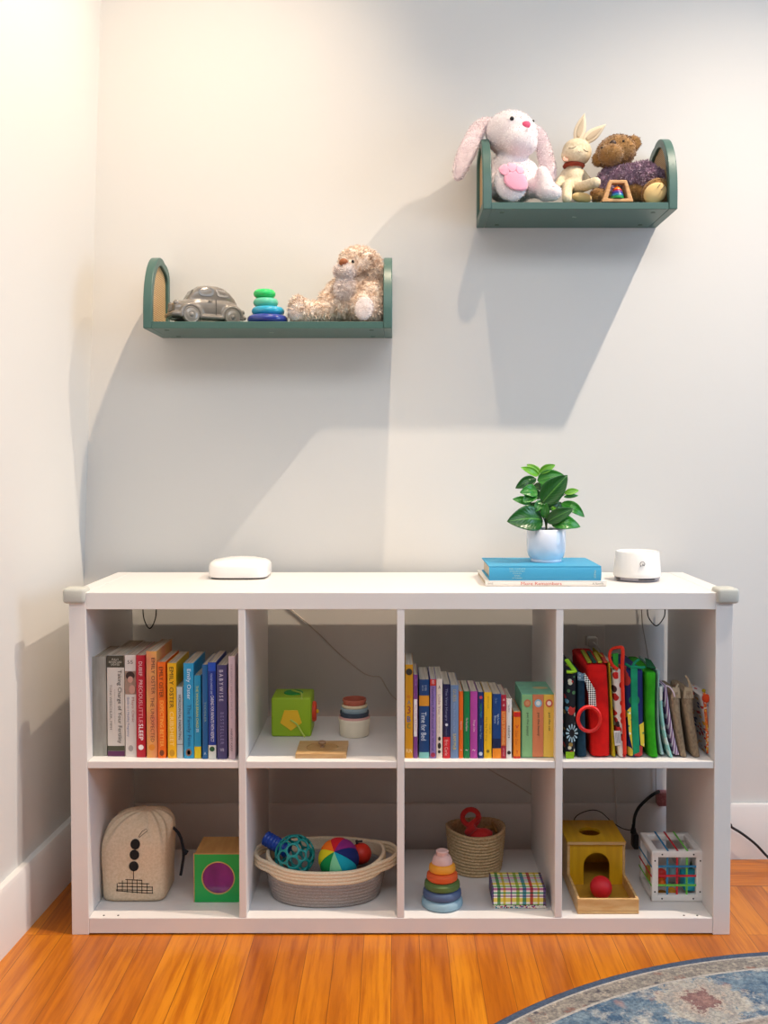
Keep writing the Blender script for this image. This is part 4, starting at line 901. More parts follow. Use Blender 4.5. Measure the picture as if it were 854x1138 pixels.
for rows, lb, tw in (([(757, 765.2, 836), (752, 762, 815), (748, 758.5, 790), (745.5, 757.5, 773), (749.5, 756, 763)], 'brown burlap pouch leaning left, first of the two from the purple striped book', [(752, 768), (752.5, 763), (754.5, 760)]),
                     ([(770.5, 780, 836), (766, 777, 815), (761.5, 773, 790), (759, 772, 773), (761, 771, 762)], 'brown burlap pouch beside the floral cloth book, the taller second one', [(768, 764), (765.5, 756), (762, 750.5)])):
    t = cbook(rows, yc+.003, .12, jute, lb, 2.6, 'pouch'); t.name = 'burlap_pouch'; t['category'] = 'pouch'; t['group'] = 'burlap pouches'; BASE[t.name] = t.location.copy()
    bm = B(); tube(bm, [at(u, v, yc+.012) for u, v in tw], lambda q: .0035*(1-.5*q), 8, flat=.5); obj('tie', bm, juteD, t, label='frayed burlap tie')
    r = rows[-2]; bm = B()
    for i in range(7):
        u = r[0]+1.5+(r[1]-r[0]-3)*i/6; tube(bm, [at(u, r[2]+3, yc+.004), at(u+(3-i)*.25, r[2]-4, yc+.006), at(u+(3-i)*.5, r[2]-9, yc+.014)], .0016, 6)
    obj('gathered_top', bm, juteD, t)
t = cbook([(786.5, 791, 838), (784.3, 790.7, 815), (781, 790, 790), (777, 789.3, 770)], yc+.024, .10, pattern('floral_multi', 'D2C8C4', ['C83A2A', 'D2C8C4', 'E0A02A', '3A4A7C', 'D2C8C4', 'B8242C'], 130, .42), 'small multicoloured floral cloth book at the right end')
bm = B(); tube(bm, [at(787.2, 837, .045), at(786.2, 812, .044), at(784.5, 790, .044), at(783, 770, .046)], .0034, 8, flat=.6); obj('spine_binding', bm, pattern('floral_binding', 'D86A2A', ['E8C23A', 'C8301E', 'E8DCC8', 'E87A2A'], 260, .5), t, label='orange floral spine')
bm = B(); ell(bm, at(785, 776, .045), .009, .007, .010, None, 14); obj('corner_flower', bm, cloth('orange', 'D8481E'), t); bm = B(); ell(bm, at(782.5, 767.5, .05), .0045, .004, .004, None, 12); obj('corner_knot', bm, yelC, t)
# ================================================================ upper second compartment
lg = M('soft_green', '96B81C', .5, bump=(200, .1)); gy = .196; k = m(gy)
x0, x1 = at(301.6, 800, gy).x, at(346, 800, gy).x; w = x1-x0; zt = S1+w*.99
t = thing('activity_cube', 'lime green toy cube with yellow pentagon and red knob', 'toy', ((x0+x1)/2, gy+w/2, S1))
bm = B(); box(bm, x0, x1, gy, gy+w, S1, zt, bev=.005, seg=3); obj('cube', bm, lg, t, angle=50)
bm = B(); c = at(323.6, 799.5, gy); r = 12.8*k
prism(bm, [c+V((r*math.cos(a), -.0025, r*math.sin(a))) for a in [math.radians(198+72*i) for i in range(5)]], (0, .0035, 0)); obj('pentagon', bm, K('EEBC1E'), t, bev=.0012, label='yellow pentagon')
cordM = K('B8CC5A', .7)
bm = B(); tube(bm, [at(323, 800, gy-.004), at(330, 805, gy-.004), at(335, 813, gy-.003), at(339, 819, gy-.003)], .0022, 8); obj('cord', bm, cordM, t)
bm = B(); cc = V(((x0+x1)/2+.001, gy+w*.5, zt)); lathe(bm, [(0, .003), (.022, .003), (.0235, .0015), (.0235, -.0005), (0, -.0005)], cc, 32); obj('round_button', bm, K('178A3A'), t, label='dark green disc on top')
bm = B(); tube(bm, [cc+V((-.004, .006, .005)), cc+V((.008, -.008, .005)), cc+V((.02, -.022, .005)), cc+V((.024, -.038, .002)), cc+V((.0245, -.05, -.003))], .0022, 8); obj('cord', bm, cordM, t)
bm = B(); lathe(bm, [(0, -.001), (.0245, -.001), (.0245, .0055), (.022, .0085), (0, .0085)], (x1, gy+w*.5, S1+w*.52), 28, mat=Matrix.Rotation(PI/2, 3, 'Y')); kn = obj('knob', bm, K('E0401C'), t, label='red knob on the side')
bm = B(); ell(bm, (x1+.011, gy+w*.5, S1+w*.52), .004, .005, .005); obj('knob_cap', bm, K('EEBC1E'), kn)
# nested cups
ny = .215; k = m(ny); nx = at(394.2, 810, ny).x
zr = lambda v: at(394, v, ny-.03).z
cups = [('E9DFC8', 18.2, 16.2, 800.6, 'cream stacking cup, the outermost and lowest'), ('D3A19A', 17.2, 15.4, 798.2, 'dusty pink stacking cup just inside the cream one'), ('3A4654', 16.3, 14.4, 793.2, 'charcoal blue stacking cup in the middle of the nest'),
        ('93A6AE', 15.3, 13.6, 788.6, 'grey blue stacking cup above the charcoal one'), ('DCCBA8', 14.3, 12.8, 785.2, 'beige stacking cup below the terracotta one'), ('B4604A', 13.4, 11.6, 779.5, 'terracotta stacking cup, the smallest and topmost')]
zprev = S1
for i, (c, R, rb, v, lb) in enumerate(cups):
    z1 = zr(v); z0_ = S1+.0003 if i == 0 else max(S1+.0003+i*.0022, z1-.05); R *= k; rb *= k
    if i: rb = min(rb, R-.0005)
    bm = B(); lathe(bm, [(0, z0_), (rb-.002, z0_), (rb, z0_+.002), (R-.0016, z1-.006), (R-.0002, z1-.0055), (R, z1-.003), (R-.0005, z1), (R-.0022, z1), (R-.0026, z1-.006), (rb-.0012, z0_+.003), (0, z0_+.0018)], (nx, ny, 0), 44)
    tag(obj('stacking_cup', bm, M('cup_'+c, c, .55), angle=50), lb, 'cup', 'nested stacking cups')
# knobbed puzzle board
py0 = .022; pk = m(py0); x0, x1 = at(328.5, 840, py0).x, at(385, 840, py0).x; yb_ = atz(382.5, 823.2, S1+.0105).y
t = thing('puzzle_board', 'flat wooden board with a round inset piece and peg', 'toy', ((x0+x1)/2, (py0+yb_)/2, S1))
mapl = M('maple', 'C8A272', .5, var=(18, 'B88C58', (1.5, 8, 8))); mapd = M('maple_inset', 'BE945E', .5, var=(18, 'AF834E', (1.5, 8, 8)))
ccx, ccy, rr = (x0+x1)/2-.001, (py0+yb_)/2, min((yb_-py0)*.38, .036)
o = [(x0, py0), (x1, py0), (x1, yb_), (x0, yb_)]; O = []
for i in range(4):
    a, b_ = V((*o[i], 0)), V((*o[(i+1) % 4], 0)); O += [a.lerp(b_, q/10) for q in range(10)]
def holed(bm, O, I, vec):
    """plate with a hole: outer and inner loops of equal length"""
    vec = V(vec); A = [[bm.verts.new(p) for p in L] for L in (O, I)]; Bv = [[bm.verts.new(V(p)+vec) for p in L] for L in (O, I)]; n = len(O)
    for i in range(n):
        j = (i+1) % n
        bm.faces.new((A[0][i], A[0][j], A[1][j], A[1][i])); bm.faces.new((Bv[0][j], Bv[0][i], Bv[1][i], Bv[1][j]))
        bm.faces.new((A[0][j], A[0][i], Bv[0][i], Bv[0][j])); bm.faces.new((A[1][i], A[1][j], Bv[1][j], Bv[1][i]))
def circ(O, c, r, ax='xy'):
    I = []
    for p in O:
        d = V(p)-V(c); d.normalize(); I.append(V(c)+d*r)
    return I
bm = B(); O3 = [V((p.x, p.y, S1+.0045)) for p in O]; holed(bm, O3, circ(O3, (ccx, ccy, S1+.0045), rr), (0, 0, .006))
box(bm, x0, x1, py0, yb_, S1+.0003, S1+.0045); obj('board', bm, mapl, t, angle=30)
bm = B(); lathe(bm, [(0, .0046), (rr-.0008, .0046), (rr-.0008, .0098), (rr-.0015, .0105), (0, .0105)], (ccx, ccy, S1), 40); ins = obj('inset_piece', bm, mapd, t, angle=40)
bm = B(); lathe(bm, [(0, .0106), (.0055, .0106), (.0038, .014), (.004, .017), (.0085, .019), (.009, .022), (.0075, .0245), (0, .0255)], (ccx, ccy, S1), 24); obj('peg', bm, M('peg_wood', '9A7450', .45), ins)
# ================================================================ lower first compartment
canvas = M('canvas_natural', 'DCC9AE', .95, bump=(600, .5, .001), var=(200, 'CFBB9C'))
by, bd = .075, .125; x0, x1 = at(111.3, 1000, by).x, at(183.5, 1000, by).x; ztop = at(152, 898.5, by+.06).z
t = thing('canvas_bag', 'natural canvas drawstring bag printed with three black dots over a grid', 'bag', ((x0+x1)/2, by+bd/2, S0))
bw = x1-x0; bcx = (x0+x1)/2; bcy = by+bd/2; HH = ztop-S0
def bagring(f, sx, sy, pl, ox=0, oy=0, n=72, e=6):
    o = []
    for i in range(n):
        a = 2*PI*i/n; c, s = math.cos(a), math.sin(a); q = 1+pl*1.5*math.cos(13*a+1)+pl*.7*math.cos(7*a+.6)
        o.append(V((bcx+ox+bw/2*sx*q*math.copysign(abs(c)**(2/e), c), bcy+oy+bd/2*sy*q*math.copysign(abs(s)**(2/e), s), S0+.0004+HH*f)))
    return o
bm = B()
loft(bm, [bagring(0, .95, .95, 0), bagring(.02, 1, 1, 0), bagring(.25, 1.01, 1.01, 0), bagring(.5, 1.03, 1.02, 0), bagring(.66, 1.04, 1.01, .002, .001), bagring(.74, 1.03, .99, .012, .003, .002, 72, 4.5), bagring(.82, .97, .92, .034, .006, .003, 72, 3.6), bagring(.89, .86, .80, .06, .009, .004, 72, 3), bagring(.945, .66, .62, .085, .012, .004, 72, 2.6), bagring(.985, .42, .42, .12, .016, .003, 72, 2.3), bagring(1.0, .2, .24, .1, .018, .002, 72, 2.2), bagring(.975, .1, .12, .05, .018, .002, 72, 2)])
for v in bm.verts:
    f = min(1, max(0, (v.co.z-S0)/HH)); q = v.co*16; w_ = .0045*min(1, f*6)
    v.co += V((noise.noise(q)*w_, noise.noise(q+V((7, 3, 1)))*w_, noise.noise(q+V((2, 9, 5)))*w_*(f > .05)))
bag = obj('sack', bm, canvas, t, angle=180, sub=1)
bpy.context.view_layer.update()
ink = K('16130F', .85)
def bz(x, y): return 80+x/4.495, 850+y/4.495
def onbag(p, off=.0012):
    b = BASE[bag.name]; r, loc, nn, i = bag.ray_cast(p-b-V((0, .3, 0)), V((0, 1, 0))); return (b+loc if r else p)+V((0, -off, 0))
for cx_, cy_ in ((316, 397), (313, 448), (310, 505)):
    bm = B(); c = at(*bz(cx_, cy_), by); r = 25/4.495*m(by); vs = [bm.verts.new(onbag(c+V((r*.98*math.cos(2*PI*i/24), 0, r*1.02*math.sin(2*PI*i/24))))) for i in range(24)]; bm.faces.new(vs); obj('printed_dot', bm, ink, bag, smooth=False, solid=.0006)
def inkline(pts, name, r=.0009):
    bm = B(); tube(bm, [onbag(at(*bz(*p), by), .0006) for p in pts], r, 6, sm=0); return obj(name, bm, ink, bag)
inkline([(309, 530), (308, 550), (308, 570)], 'printed_line', .0008)
bm = B()
def gl_(pts): tube(bm, [onbag(at(*bz(*p), by), .0006) for p in pts], .00075, 6, sm=0)
for yy, xa, xb in ((573, 268, 352), (590, 232, 388), (607, 224, 402), (624, 221, 405), (629, 222, 406)): gl_([(xa+(xb-xa)*q/6, yy+q*(2.2 if yy == 629 else .5)) for q in range(7)])
for xx, ya, yb_ in ((226, 592, 628), (252, 578, 632), (277, 573, 636), (302, 571, 640), (326, 572, 642), (350, 574, 643), (376, 590, 643), (402, 607, 643)): gl_([(xx, ya+(yb_-ya)*q/4) for q in range(5)])
obj('printed_grid', bm, ink, bag, label='black printed grid shaped like a basket')
inkline([(330, 365), (345, 340), (365, 330), (370, 340), (352, 352), (335, 366)], 'printed_line', .0006)
bm = B(); dsM = M('drawstring_black', '17181F', .9, bump=(300, .5))
tube(bm, [at(*bz(505, 312), .13), at(*bz(535, 345), .135), at(*bz(552, 395), .135), at(*bz(558, 450), .132), at(*bz(550, 510), .13), at(*bz(543, 552), .128)], .0034, 8); ell(bm, at(*bz(566, 436), .128), .006, .006, .007, None, 12); tube(bm, [at(*bz(566, 436), .128), at(*bz(580, 432), .127)], .0025, 8); obj('drawstring', bm, dsM, t, label='black knotted drawstring')
ply = M('plywood_edge', 'C9A06A', .55, var=(14, 'B98B54', (1, 1, 10))); plyt = M('plywood_top', 'BE9258', .5, var=(10, 'AE7F48', (6, 1, 1)))
gy0 = .078; x0 = at(216.3, 980, gy0).x; w = .1075; x1 = x0+w; z1 = at(240, 949.3, gy0).z; z0_ = S0+.0003
t = thing('wooden_cube', 'wooden block with bright green face and round purple window', 'toy', ((x0+x1)/2, gy0+w/2, S0))
bm = B(); box(bm, x0, x1, gy0+.004, gy0+w, z0_, z1, bev=.001, seg=1); obj('block', bm, plyt, t, smooth=False)
def rectloop(x0, x1, z0, z1, y, n=10):
    o = [(x0, z0), (x1, z0), (x1, z1), (x0, z1)]; O = []
    for i in range(4):
        a, b_ = V((o[i][0], y, o[i][1])), V((o[(i+1) % 4][0], y, o[(i+1) % 4][1])); O += [a.lerp(b_, q/n) for q in range(n)]
    return O
cz = at(243.2, 975.8, gy0); rr = 17.9*m(gy0); cz = V((x0+w*.507, gy0, cz.z))
bm = B(); O = rectloop(x0, x1, z0_, z1, gy0); holed(bm, O, circ(O, cz, rr+.0018), (0, .004, 0)); obj('face_plate', bm, M('face_green', '0FA24C', .4), t, angle=30, label='green painted front')
bm = B(); O = [cz+V((math.cos(2*PI*i/40)*(rr+.0018), 0, math.sin(2*PI*i/40)*(rr+.0018))) for i in range(40)]; holed(bm, [p+V((0, -.0002, 0)) for p in O], [cz+(p-cz)*(rr-.0006)/(rr+.0018)+V((0, -.0002, 0)) for p in O], (0, .0042, 0)); obj('window_rim', bm, ply, t, angle=40)
for nm, a in (('edge_trim', (x0-.0003, x1+.0003, gy0-.0002, gy0+.0042, z1-.0003, z1+.0018)), ('edge_trim', (x0-.0018, x0, gy0-.0002, gy0+.0042, z0_, z1+.0018))):
    bm = B(); box(bm, *a); obj(nm, bm, ply, t, smooth=False)
bm = B(); disc(bm, cz+V((0, .0025, 0)), rr, 40, th=.001); obj('window_film', bm, M('film_purple', '5A1262', .12, var=(25, '7A1E7E', (1, 1, .6)), coat=.5), t, smooth=False, label='glossy purple film')
# ================================================================ lower second compartment: rope basket
def kz(x, y): return 265+x/4.616, 850+y/4.616
bx = at(*kz(450, 650), .14).x; bY, ba, bb = .146, .141, .108
zf, zs, zk = at(*kz(450, 557), .036).z, at(*kz(130, 440), .14).z, at(*kz(450, 368), .25).z
ropeG = M('rope_grey', 'A79E98', .95, bump=(380, .7, .0015), var=(330, '8A807B', (1, 1, 3))); ropeC = M('rope_cream', 'F0E0C4', .95, bump=(380, .6, .0015), var=(330, 'E2CDAA', (1, 1, 3)))
t = thing('rope_basket', 'oval coiled rope basket, grey below and cream above, with two handles', 'basket', (bx, bY, S0))
NA = 72
def rimz(a):
    s = math.sin(a); q = (1-abs(s))**1.0
    e = zf if s < 0 else zk
    return e+(zs-e)*(.5-.5*math.cos(PI*min(1, q*1.15)))
def brow(f, off, out=0):
    o = []
    for i in range(NA):
        a = 2*PI*i/NA; e = 2.35; c, s = math.cos(a), math.sin(a); top = rimz(a)
        r = (.90+.10*math.sin(PI*min(1, f*1.1)*.5)) if f < .91 else 1.0
        r *= 1-.03*max(0, f-.55)
        o.append(V((bx+(ba*r+off)*math.copysign(abs(c)**(2/e), c), bY+(bb*r+off)*math.copysign(abs(s)**(2/e), s), S0+.0006+(top-S0)*f)))
    return o
NC = 11; cutc = 7
def coils(c0, c1, cap):
    rows = []
    for c in range(c0, c1):
        for q in range(5): rows.append(brow((c+q/5)/NC, .0022*math.sin(PI*q/5)))
    rows.append(brow(c1/NC, 0)); 
    rows.append(brow(c1/NC-.002, -.0055))
    for c in range(c1-1, c0-1, -1):
        for q in (3, 1): rows.append(brow((c+q/5)/NC, -.0055-.0018*math.sin(PI*q/5)))
    rows.append(brow(c0/NC, -.0055))
    bm = B(); R = [[bm.verts.new(p) for p in r] for r in rows]
    for a, b_ in list(zip(R, R[1:]))+([] if cap else [(R[-1], R[0])]):
        for i in range(NA): bm.faces.new((a[i], a[(i+1) % NA], b_[(i+1) % NA], b_[i]))
    if cap: bm.faces.new(R[0][::-1]); bm.faces.new(R[-1])
    return bm
obj('lower_body', coils(0, cutc, True), ropeG, t, angle=180, label='grey coiled rope body'); obj('upper_band', coils(cutc, NC, False), ropeC, t, angle=180, label='cream coiled rope rim')
for s in (-1, 1):
    bm = B()
    for i in range(3):
        dz = -.0085*i
        def hp(a, ex): return V((bx+s*(ba*.985+ex)*abs(math.cos(a))**(2/2.35), bY+(bb*.985+ex*.3)*math.copysign(abs(math.sin(a))**(2/2.35), math.sin(a)), rimz(PI-a if s < 0 else a)+dz-.003))
        tube(bm, [hp(-.74, -.001), hp(-.56, .006), hp(-.32, .022), hp(0, .030), hp(.32, .022), hp(.56, .006), hp(.74, -.001)], .0047, 8)
    obj('handle', bm, ropeC, t, label='cream rope loop handle')
# toys in the basket
def onb(u, v, y): return at(*kz(u, v), y)
c = onb(290, 463, .105); r = 105/4.616*m(.105)
bm0 = B(); bmesh.ops.create_icosphere(bm0, subdivisions=2, radius=1); bm0.verts.ensure_lookup_table(); bm = B()
for v in bm0.verts:
    n = v.co.normalized(); s = n.orthogonal().normalized(); q = n.cross(s)
    cs = sorted([f.calc_center_median().normalized() for f in v.link_faces], key=lambda p: math.atan2(p.dot(q), p.dot(s)))
    O = []
    for i, p in enumerate(cs): O += [p, ((p+cs[(i+1) % len(cs)])/2).normalized()]
    ang = min(p.angle(n) for p in O)*  .87
    O2 = []
    for p in O: O2 += [p]
    I = [(n*math.cos(ang)+(p-n*p.dot(n)).normalized()*math.sin(ang)) for p in O2]
    A = [bm.verts.new(p) for p in O2]; Bq = [bm.verts.new(p) for p in I]; L = len(A)
    for i in range(L): bm.faces.new((A[i], A[(i+1) % L], Bq[(i+1) % L], Bq[i]))
bm0.free(); bmesh.ops.remove_doubles(bm, verts=bm.verts, dist=1e-4)
bmesh.ops.transform(bm, matrix=Matrix.Translation(c) @ Matrix.Rotation(.4, 4, 'Y') @ Matrix.Scale(r, 4), verts=bm.verts)
o = obj('lattice_ball', bm, M('teal_rubber', '118C8A', .4), angle=180); so_ = o.modifiers.new('solid', 'SOLIDIFY'); so_.thickness = .0045; so_.offset = -1; sb = o.modifiers.new('sub', 'SUBSURF'); sb.levels = sb.render_levels = 2
tag(o, 'teal lattice ball with round holes, left in the rope basket', 'ball')
c = onb(515, 482, .10); r = 106/4.616*m(.10)
t = thing('fabric_ball', 'rainbow panelled fabric ball in the middle of the rope basket', 'ball', c-V((0, 0, r)))
pole = V((-.17, -.74, .64)).normalized(); e1 = (V((1, 0, 0))-pole*pole.x).normalized(); e2 = pole.cross(e1)
if e2.z < 0: e2 = -e2
for i, (cl, nm) in enumerate((('1E2A6A', 'navy'), ('8A2A7A', 'magenta'), ('C8202C', 'red'), ('E8741E', 'orange'), ('D8D024', 'yellow'), ('128A4A', 'green'), ('7CCFA0', 'mint'), ('14A0B8', 'turquoise'))):
    bm = B(); g = []
    for a in range(9):
        az = math.radians(i*45-22.5+45*a/8); s = 1-.035*abs(a/4-1)**5; row = []
        for b_ in range(17):
            ph = PI*max(.004, min(.996, b_/16)); row.append(bm.verts.new(c+(pole*math.cos(ph)+(e1*math.cos(az)+e2*math.sin(az))*math.sin(ph))*r*(1-(1-s)*math.sin(ph)**.5)))
        g.append(row)
    for a in range(8):
        for b_ in range(16): bm.faces.new((g[a][b_], g[a+1][b_], g[a+1][b_+1], g[a][b_+1]))
    obj('panel', bm, cloth('ball_'+nm, cl), t, angle=180, label=nm+' panel')
c = onb(628, 455, .16); r = 56/4.616*m(.16)
t = thing('apple_toy', 'round red toy behind the rainbow ball in the basket', 'toy', c-V((0, 0, r)))
bm = B(); ell(bm, c, r, r, r*.95); obj('body', bm, M('toy_red', 'D8301E', .5), t, angle=180); bm = B(); tube(bm, [c+V((-.008, 0, r*.85)), c+V((-.01, 0, r*1.25))], .003, 8, sm=0); tube(bm, [c+V((-.01, 0, r*1.1)), c+V((.004, -.002, r*1.2))], .0025, 8, sm=0); obj('stem', bm, dark, t)
a, b_ = onb(140, 375, .155), onb(232, 428, .135); d = (b_-a); Rm = d.to_track_quat('Z', 'Y').to_matrix(); L = d.length*1.25; bm = B()
pr = [(0, 0), (.016, 0)]+[(.0175-(.0012 if i % 2 else 0), .002+L*i/16) for i in range(16)]+[(.016, L), (0, L)]
lathe(bm, pr, a, 28, mat=Rm); tag(obj('shaker_toy', bm, M('toy_blue', '1446A8', .4), angle=30), 'ribbed blue cylinder toy sticking out of the left of the basket', 'toy')
# ================================================================ lower third compartment
ry0 = .068; rx = at(491.6, 1000, ry0).x; k = m(ry0)
def sz(y): return 850+y/4.379
rings = [('8FAEBC', 102, 668, 705, 'pale grey blue ring at the bottom of the toy cone'), ('4A5C7E', 95, 625, 668, 'slate blue ring, second from the bottom of the toy cone'), ('546E34', 88, 585, 625, 'olive green ring in the toy cone'), ('DA5A22', 77, 545, 585, 'burnt orange ring in the toy cone'), ('EC9A24', 66, 502, 545, 'amber ring below the pink top of the toy cone')]
z = S0+.0003; zt = at(491, sz(415), ry0).z; hts = [.0205, .0195, .0185, .0185, .0190]; sc_ = 1
for (cl, R, a, b_, lb), h in zip(rings, hts):
    R = R/4.379*k; bm = B(); hh = h
    lathe(bm, [(.006, 0), (R-.004, 0), (R-.001, .002), (R, .005), (R-.001, hh*.7), (R-.006, hh-.001), (R-.010, hh), (.006, hh)], (rx, ry0, z), 44, closed=True); tag(obj('stacking_ring', bm, M('ring_'+cl, cl, .6), angle=40), lb, 'stacking toy', 'rings of the stacking cone'); z += hh+.0002
R = 51/4.379*k; H2 = zt-z; bm = B(); rk = 30/4.379*k
lathe(bm, [(0, 0), (R, 0), (R*1.0, H2*.12), (R*.9, H2*.36), (R*.78, H2*.56), (rk*1.02, H2*.60), (rk*.98, H2*.7), (rk*1.05, H2*.93), (rk*.92, H2), (rk*.6, H2*.985), (0, H2*.97)], (rx, ry0, z), 36); tag(obj('stacking_cone', bm, M('ring_pink', 'DDB2A6', .6), angle=50), 'pink cone piece on top of the ring stack', 'stacking toy')
croc = M('jute_crochet', 'D6B98E', .95, bump=(300, .8, .003), var=(200, 'BC9C70'))
qx = at(528.8, 950, .27).x; qy, qr = .272, 69.8/2*m(.272); zt = at(528, 850+300/4.379, qy).z
t = thing('crochet_basket', 'round natural crochet basket holding a red toy', 'basket', (qx, qy, S0)); bm = B(); hz = zt-S0
prof = []
NR = 13
for c in range(NR):
    for q in range(4):
        f = (c+q/4)/NR; prof.append((qr*(.86+.14*f**.8)-.006+.0035*math.sin(PI*q/4), .0006+hz*f))
prof = [(0, .0006)]+prof+[(qr-.003, hz), (qr-.008, hz+.001), (qr-.013, hz-.002)]
for f in (.9, .7, .5, .3, .1): prof.append((qr*(.86+.14*f**.8)-.014, hz*f))
prof.append((0, .008)); vs = lathe(bm, prof, (qx, qy, S0), 72)
for v in vs:
    a = math.atan2(v.co.y-qy, v.co.x-qx); rr = math.hypot(v.co.y-qy, v.co.x-qx)
    if rr > qr*.84:
        ro = int((v.co.z-S0)/hz*NR); st_ = 1+.018*math.sin(a*30+ro*PI); v.co.x = qx+(v.co.x-qx)*st_; v.co.y = qy+(v.co.y-qy)*st_
        v.co.z += .004*math.sin(a*2+1)*(v.co.z-S0)/hz
obj('basket', bm, croc, t, angle=180)
def tz(x, y, yy): return at(440+x/4.379, 850+y/4.379, yy)
redP = M('plush_red', 'C8221E', .85, bump=(300, .4), sheen=.3); bm = B()
tube(bm, [tz(370+40*math.cos(a)-5, 255+38*math.sin(a), .255+.004*math.sin(2*a)) for a in [2*PI*i/14 for i in range(14)]], .0068, 12, closed=True, sm=3)
tube(bm, [tz(350, 300, .25), tz(375, 280, .245), tz(400, 262, .25)], .006, 10); tube(bm, [tz(345, 335, .245), tz(365, 315, .24), tz(385, 298, .24)], .009, 10); tube(bm, [tz(380, 330, .25), tz(430, 325, .25), tz(465, 340, .255)], .0095, 10); ell(bm, tz(410, 350, .255), .03, .03, .02)
t = thing('looped_toy', 'red soft toy with a looped ring on top, sitting in the crochet basket', 'toy', tz(395, 380, .255)); blob('body', bm, redP, t, .003, 3)
bm = B(); tube(bm, [tz(430, 310, .28), tz(475, 305, .30), tz(500, 330, .30)], .005, 8); tube(bm, [tz(470, 278, .29), tz(478, 300, .29), tz(490, 325, .29)], .0035, 8); tag(obj('wooden_stick_toy', bm, M('straw', 'B98F50', .7)), 'tan wooden toy beside the red one in the crochet basket', 'toy')
def plaid():
    s = NT('rainbow_plaid', .6); x, y, z = s.xyz(); c = lin('F2EDE4')
    w = s.math('ADD', z, s.math('MULTIPLY', y, .8))
    def put(v, per, specs, c):
        f = s.math('FRACT', s.math('MULTIPLY', v, 1/per))
        for lo, hi, cl in specs: c = s.mul(s.math('MULTIPLY', s.band(f, lo, hi), .92), c, lin(cl))
        return c
    c = put(s.math('ADD', x, .5), .1195, ((.02, .05, 'B060A8'), (.13, .19, '9CC84A'), (.25, .32, '2A9CC0'), (.39, .45, 'C82A34'), (.53, .57, 'EBD44A'), (.64, .70, '5A3A9A'), (.77, .83, '3A9A5A'), (.88, .93, 'EBD44A')), c)
    c = put(s.math('ADD', w, .5), .046, ((.04, .16, 'C060A0'), (.24, .36, '7CC05A'), (.46, .66, 'F0E04A'), (.72, .78, '7A4A9A'), (.86, .96, '5AB4A0')), c)
    return s.col(c)
pl = plaid(); fy = .044; x0, x1 = at(547.6, 1005, fy).x, at(607, 1005, fy).x; z1 = at(577, 987, fy).z; yb_ = atz(577, 969.3, z1).y
t = thing('plaid_box', 'small box covered in rainbow plaid on a white ground', 'box', ((x0+x1)/2, (fy+yb_)/2, S0))
bm = B(); box(bm, x0, x1, fy, yb_, S0+.0085, z1, bev=.0012, seg=2); obj('lid', bm, pl, t, angle=30)
bm = B(); box(bm, x0+.0035, x1+.001, fy+.002, yb_-.002, S0+.0003, S0+.0084, bev=.001, seg=1); obj('base', bm, pattern('confetti', 'E6DED2', ['8A3A8A', '2A8AA0', 'C83A3A', '3A3A3A', 'E6DED2'], 230, .45), t, angle=30)
# ================================================================ lower fourth compartment
yelP = M('panel_yellow', 'E2AE12', .45, var=(8, 'D29C0E', (8, 1, 1))); wood = M('toy_birch', 'D9B27A', .5, var=(14, 'C99A5E', (1.5, 8, 8)))
ty0, ty1 = .018, .155; x0, x1 = at(642.3, 1010, ty0).x, at(710.6, 1010, ty0).x; zt = at(676, 999, ty0).z; e = .006
t = thing('ball_drop_box', 'wooden ball drop box with yellow panels, round hole, arch and tray', 'toy', ((x0+x1)/2, .15, S0))
zb = S0+.0003; yB = .295; zT = at(660, 938.3, ty1).z
bm = B(); box(bm, x0, x1, ty0, yB, zb, zb+.006); box(bm, x0, x1, ty0, ty0+e, zb+.006, zt); box(bm, x0, x0+e, ty0+e, ty1, zb+.006, zt); box(bm, x1-e, x1, ty0+e, ty1, zb+.006, zt); obj('tray', bm, wood, t, smooth=False, bev=.0012)
bm = B(); box(bm, x0+e, x1-e, ty0+e+.0003, yB-.004, zb+.0061, zb+.0075); obj('tray_floor', bm, M('tray_amber', 'B98A2C', .45), t, smooth=False)
for xa in (x0, x1-e):
    bm = B(); box(bm, xa, xa+e, ty1+.0003, yB, zb+.0062, zT, bev=.001, seg=1); obj('side_panel', bm, wood, t, smooth=False)
bm = B(); box(bm, x0+e, x1-e, yB-.006, yB, zb+.0076, zT); obj('back_panel', bm, yelP, t, smooth=False)
hc = V(((x0+x1)/2-.004, 0, zT)); hy = atz(657.3, 924, zT+.007).y
bm = B(); o = [(x0-.0005, ty1-.003), (x1+.0005, ty1-.003), (x1+.0005, yB), (x0-.0005, yB)]; O = []
for i in range(4):
    a, b_ = V((*o[i], zT+.0004)), V((*o[(i+1) % 4], zT+.0004)); O += [a.lerp(b_, q/12) for q in range(12)]
holed(bm, O, circ(O, (hc.x, hy, zT+.0004), .0262), (0, 0, .0066)); obj('top_panel', bm, yelP, t, angle=30)
bm = B(); box(bm, x0-.0005, x1+.0005, ty1-.0042, ty1-.0031, zT+.0004, zT+.007); obj('edge_trim', bm, wood, t, smooth=False)
aw, ah = 14.6*m(ty1), at(663, 948, ty1).z; axc = at(663.6, 960, ty1).x; z0_ = zb+.0076
P = [V((x0+e, ty1+.002, z0_)), V((axc-aw, ty1+.002, z0_))]+[V((axc-aw*math.cos(PI*i/18), ty1+.002, ah-aw+aw*math.sin(PI*i/18))) for i in range(19)]+[V((axc+aw, ty1+.002, z0_)), V((x1-e, ty1+.002, z0_)), V((x1-e, ty1+.002, zT)), V((x0+e, ty1+.002, zT))]
bm = B(); prism(bm, P, (0, .006, 0)); obj('arch_panel', bm, yelP, t, smooth=False)
by_ = .083; r = 12.3*m(by_); bxx = at(668.3, 990, by_).x; bm = B(); ell(bm, (bxx, by_, zb+.0077+r), r, r, r, None, 32)
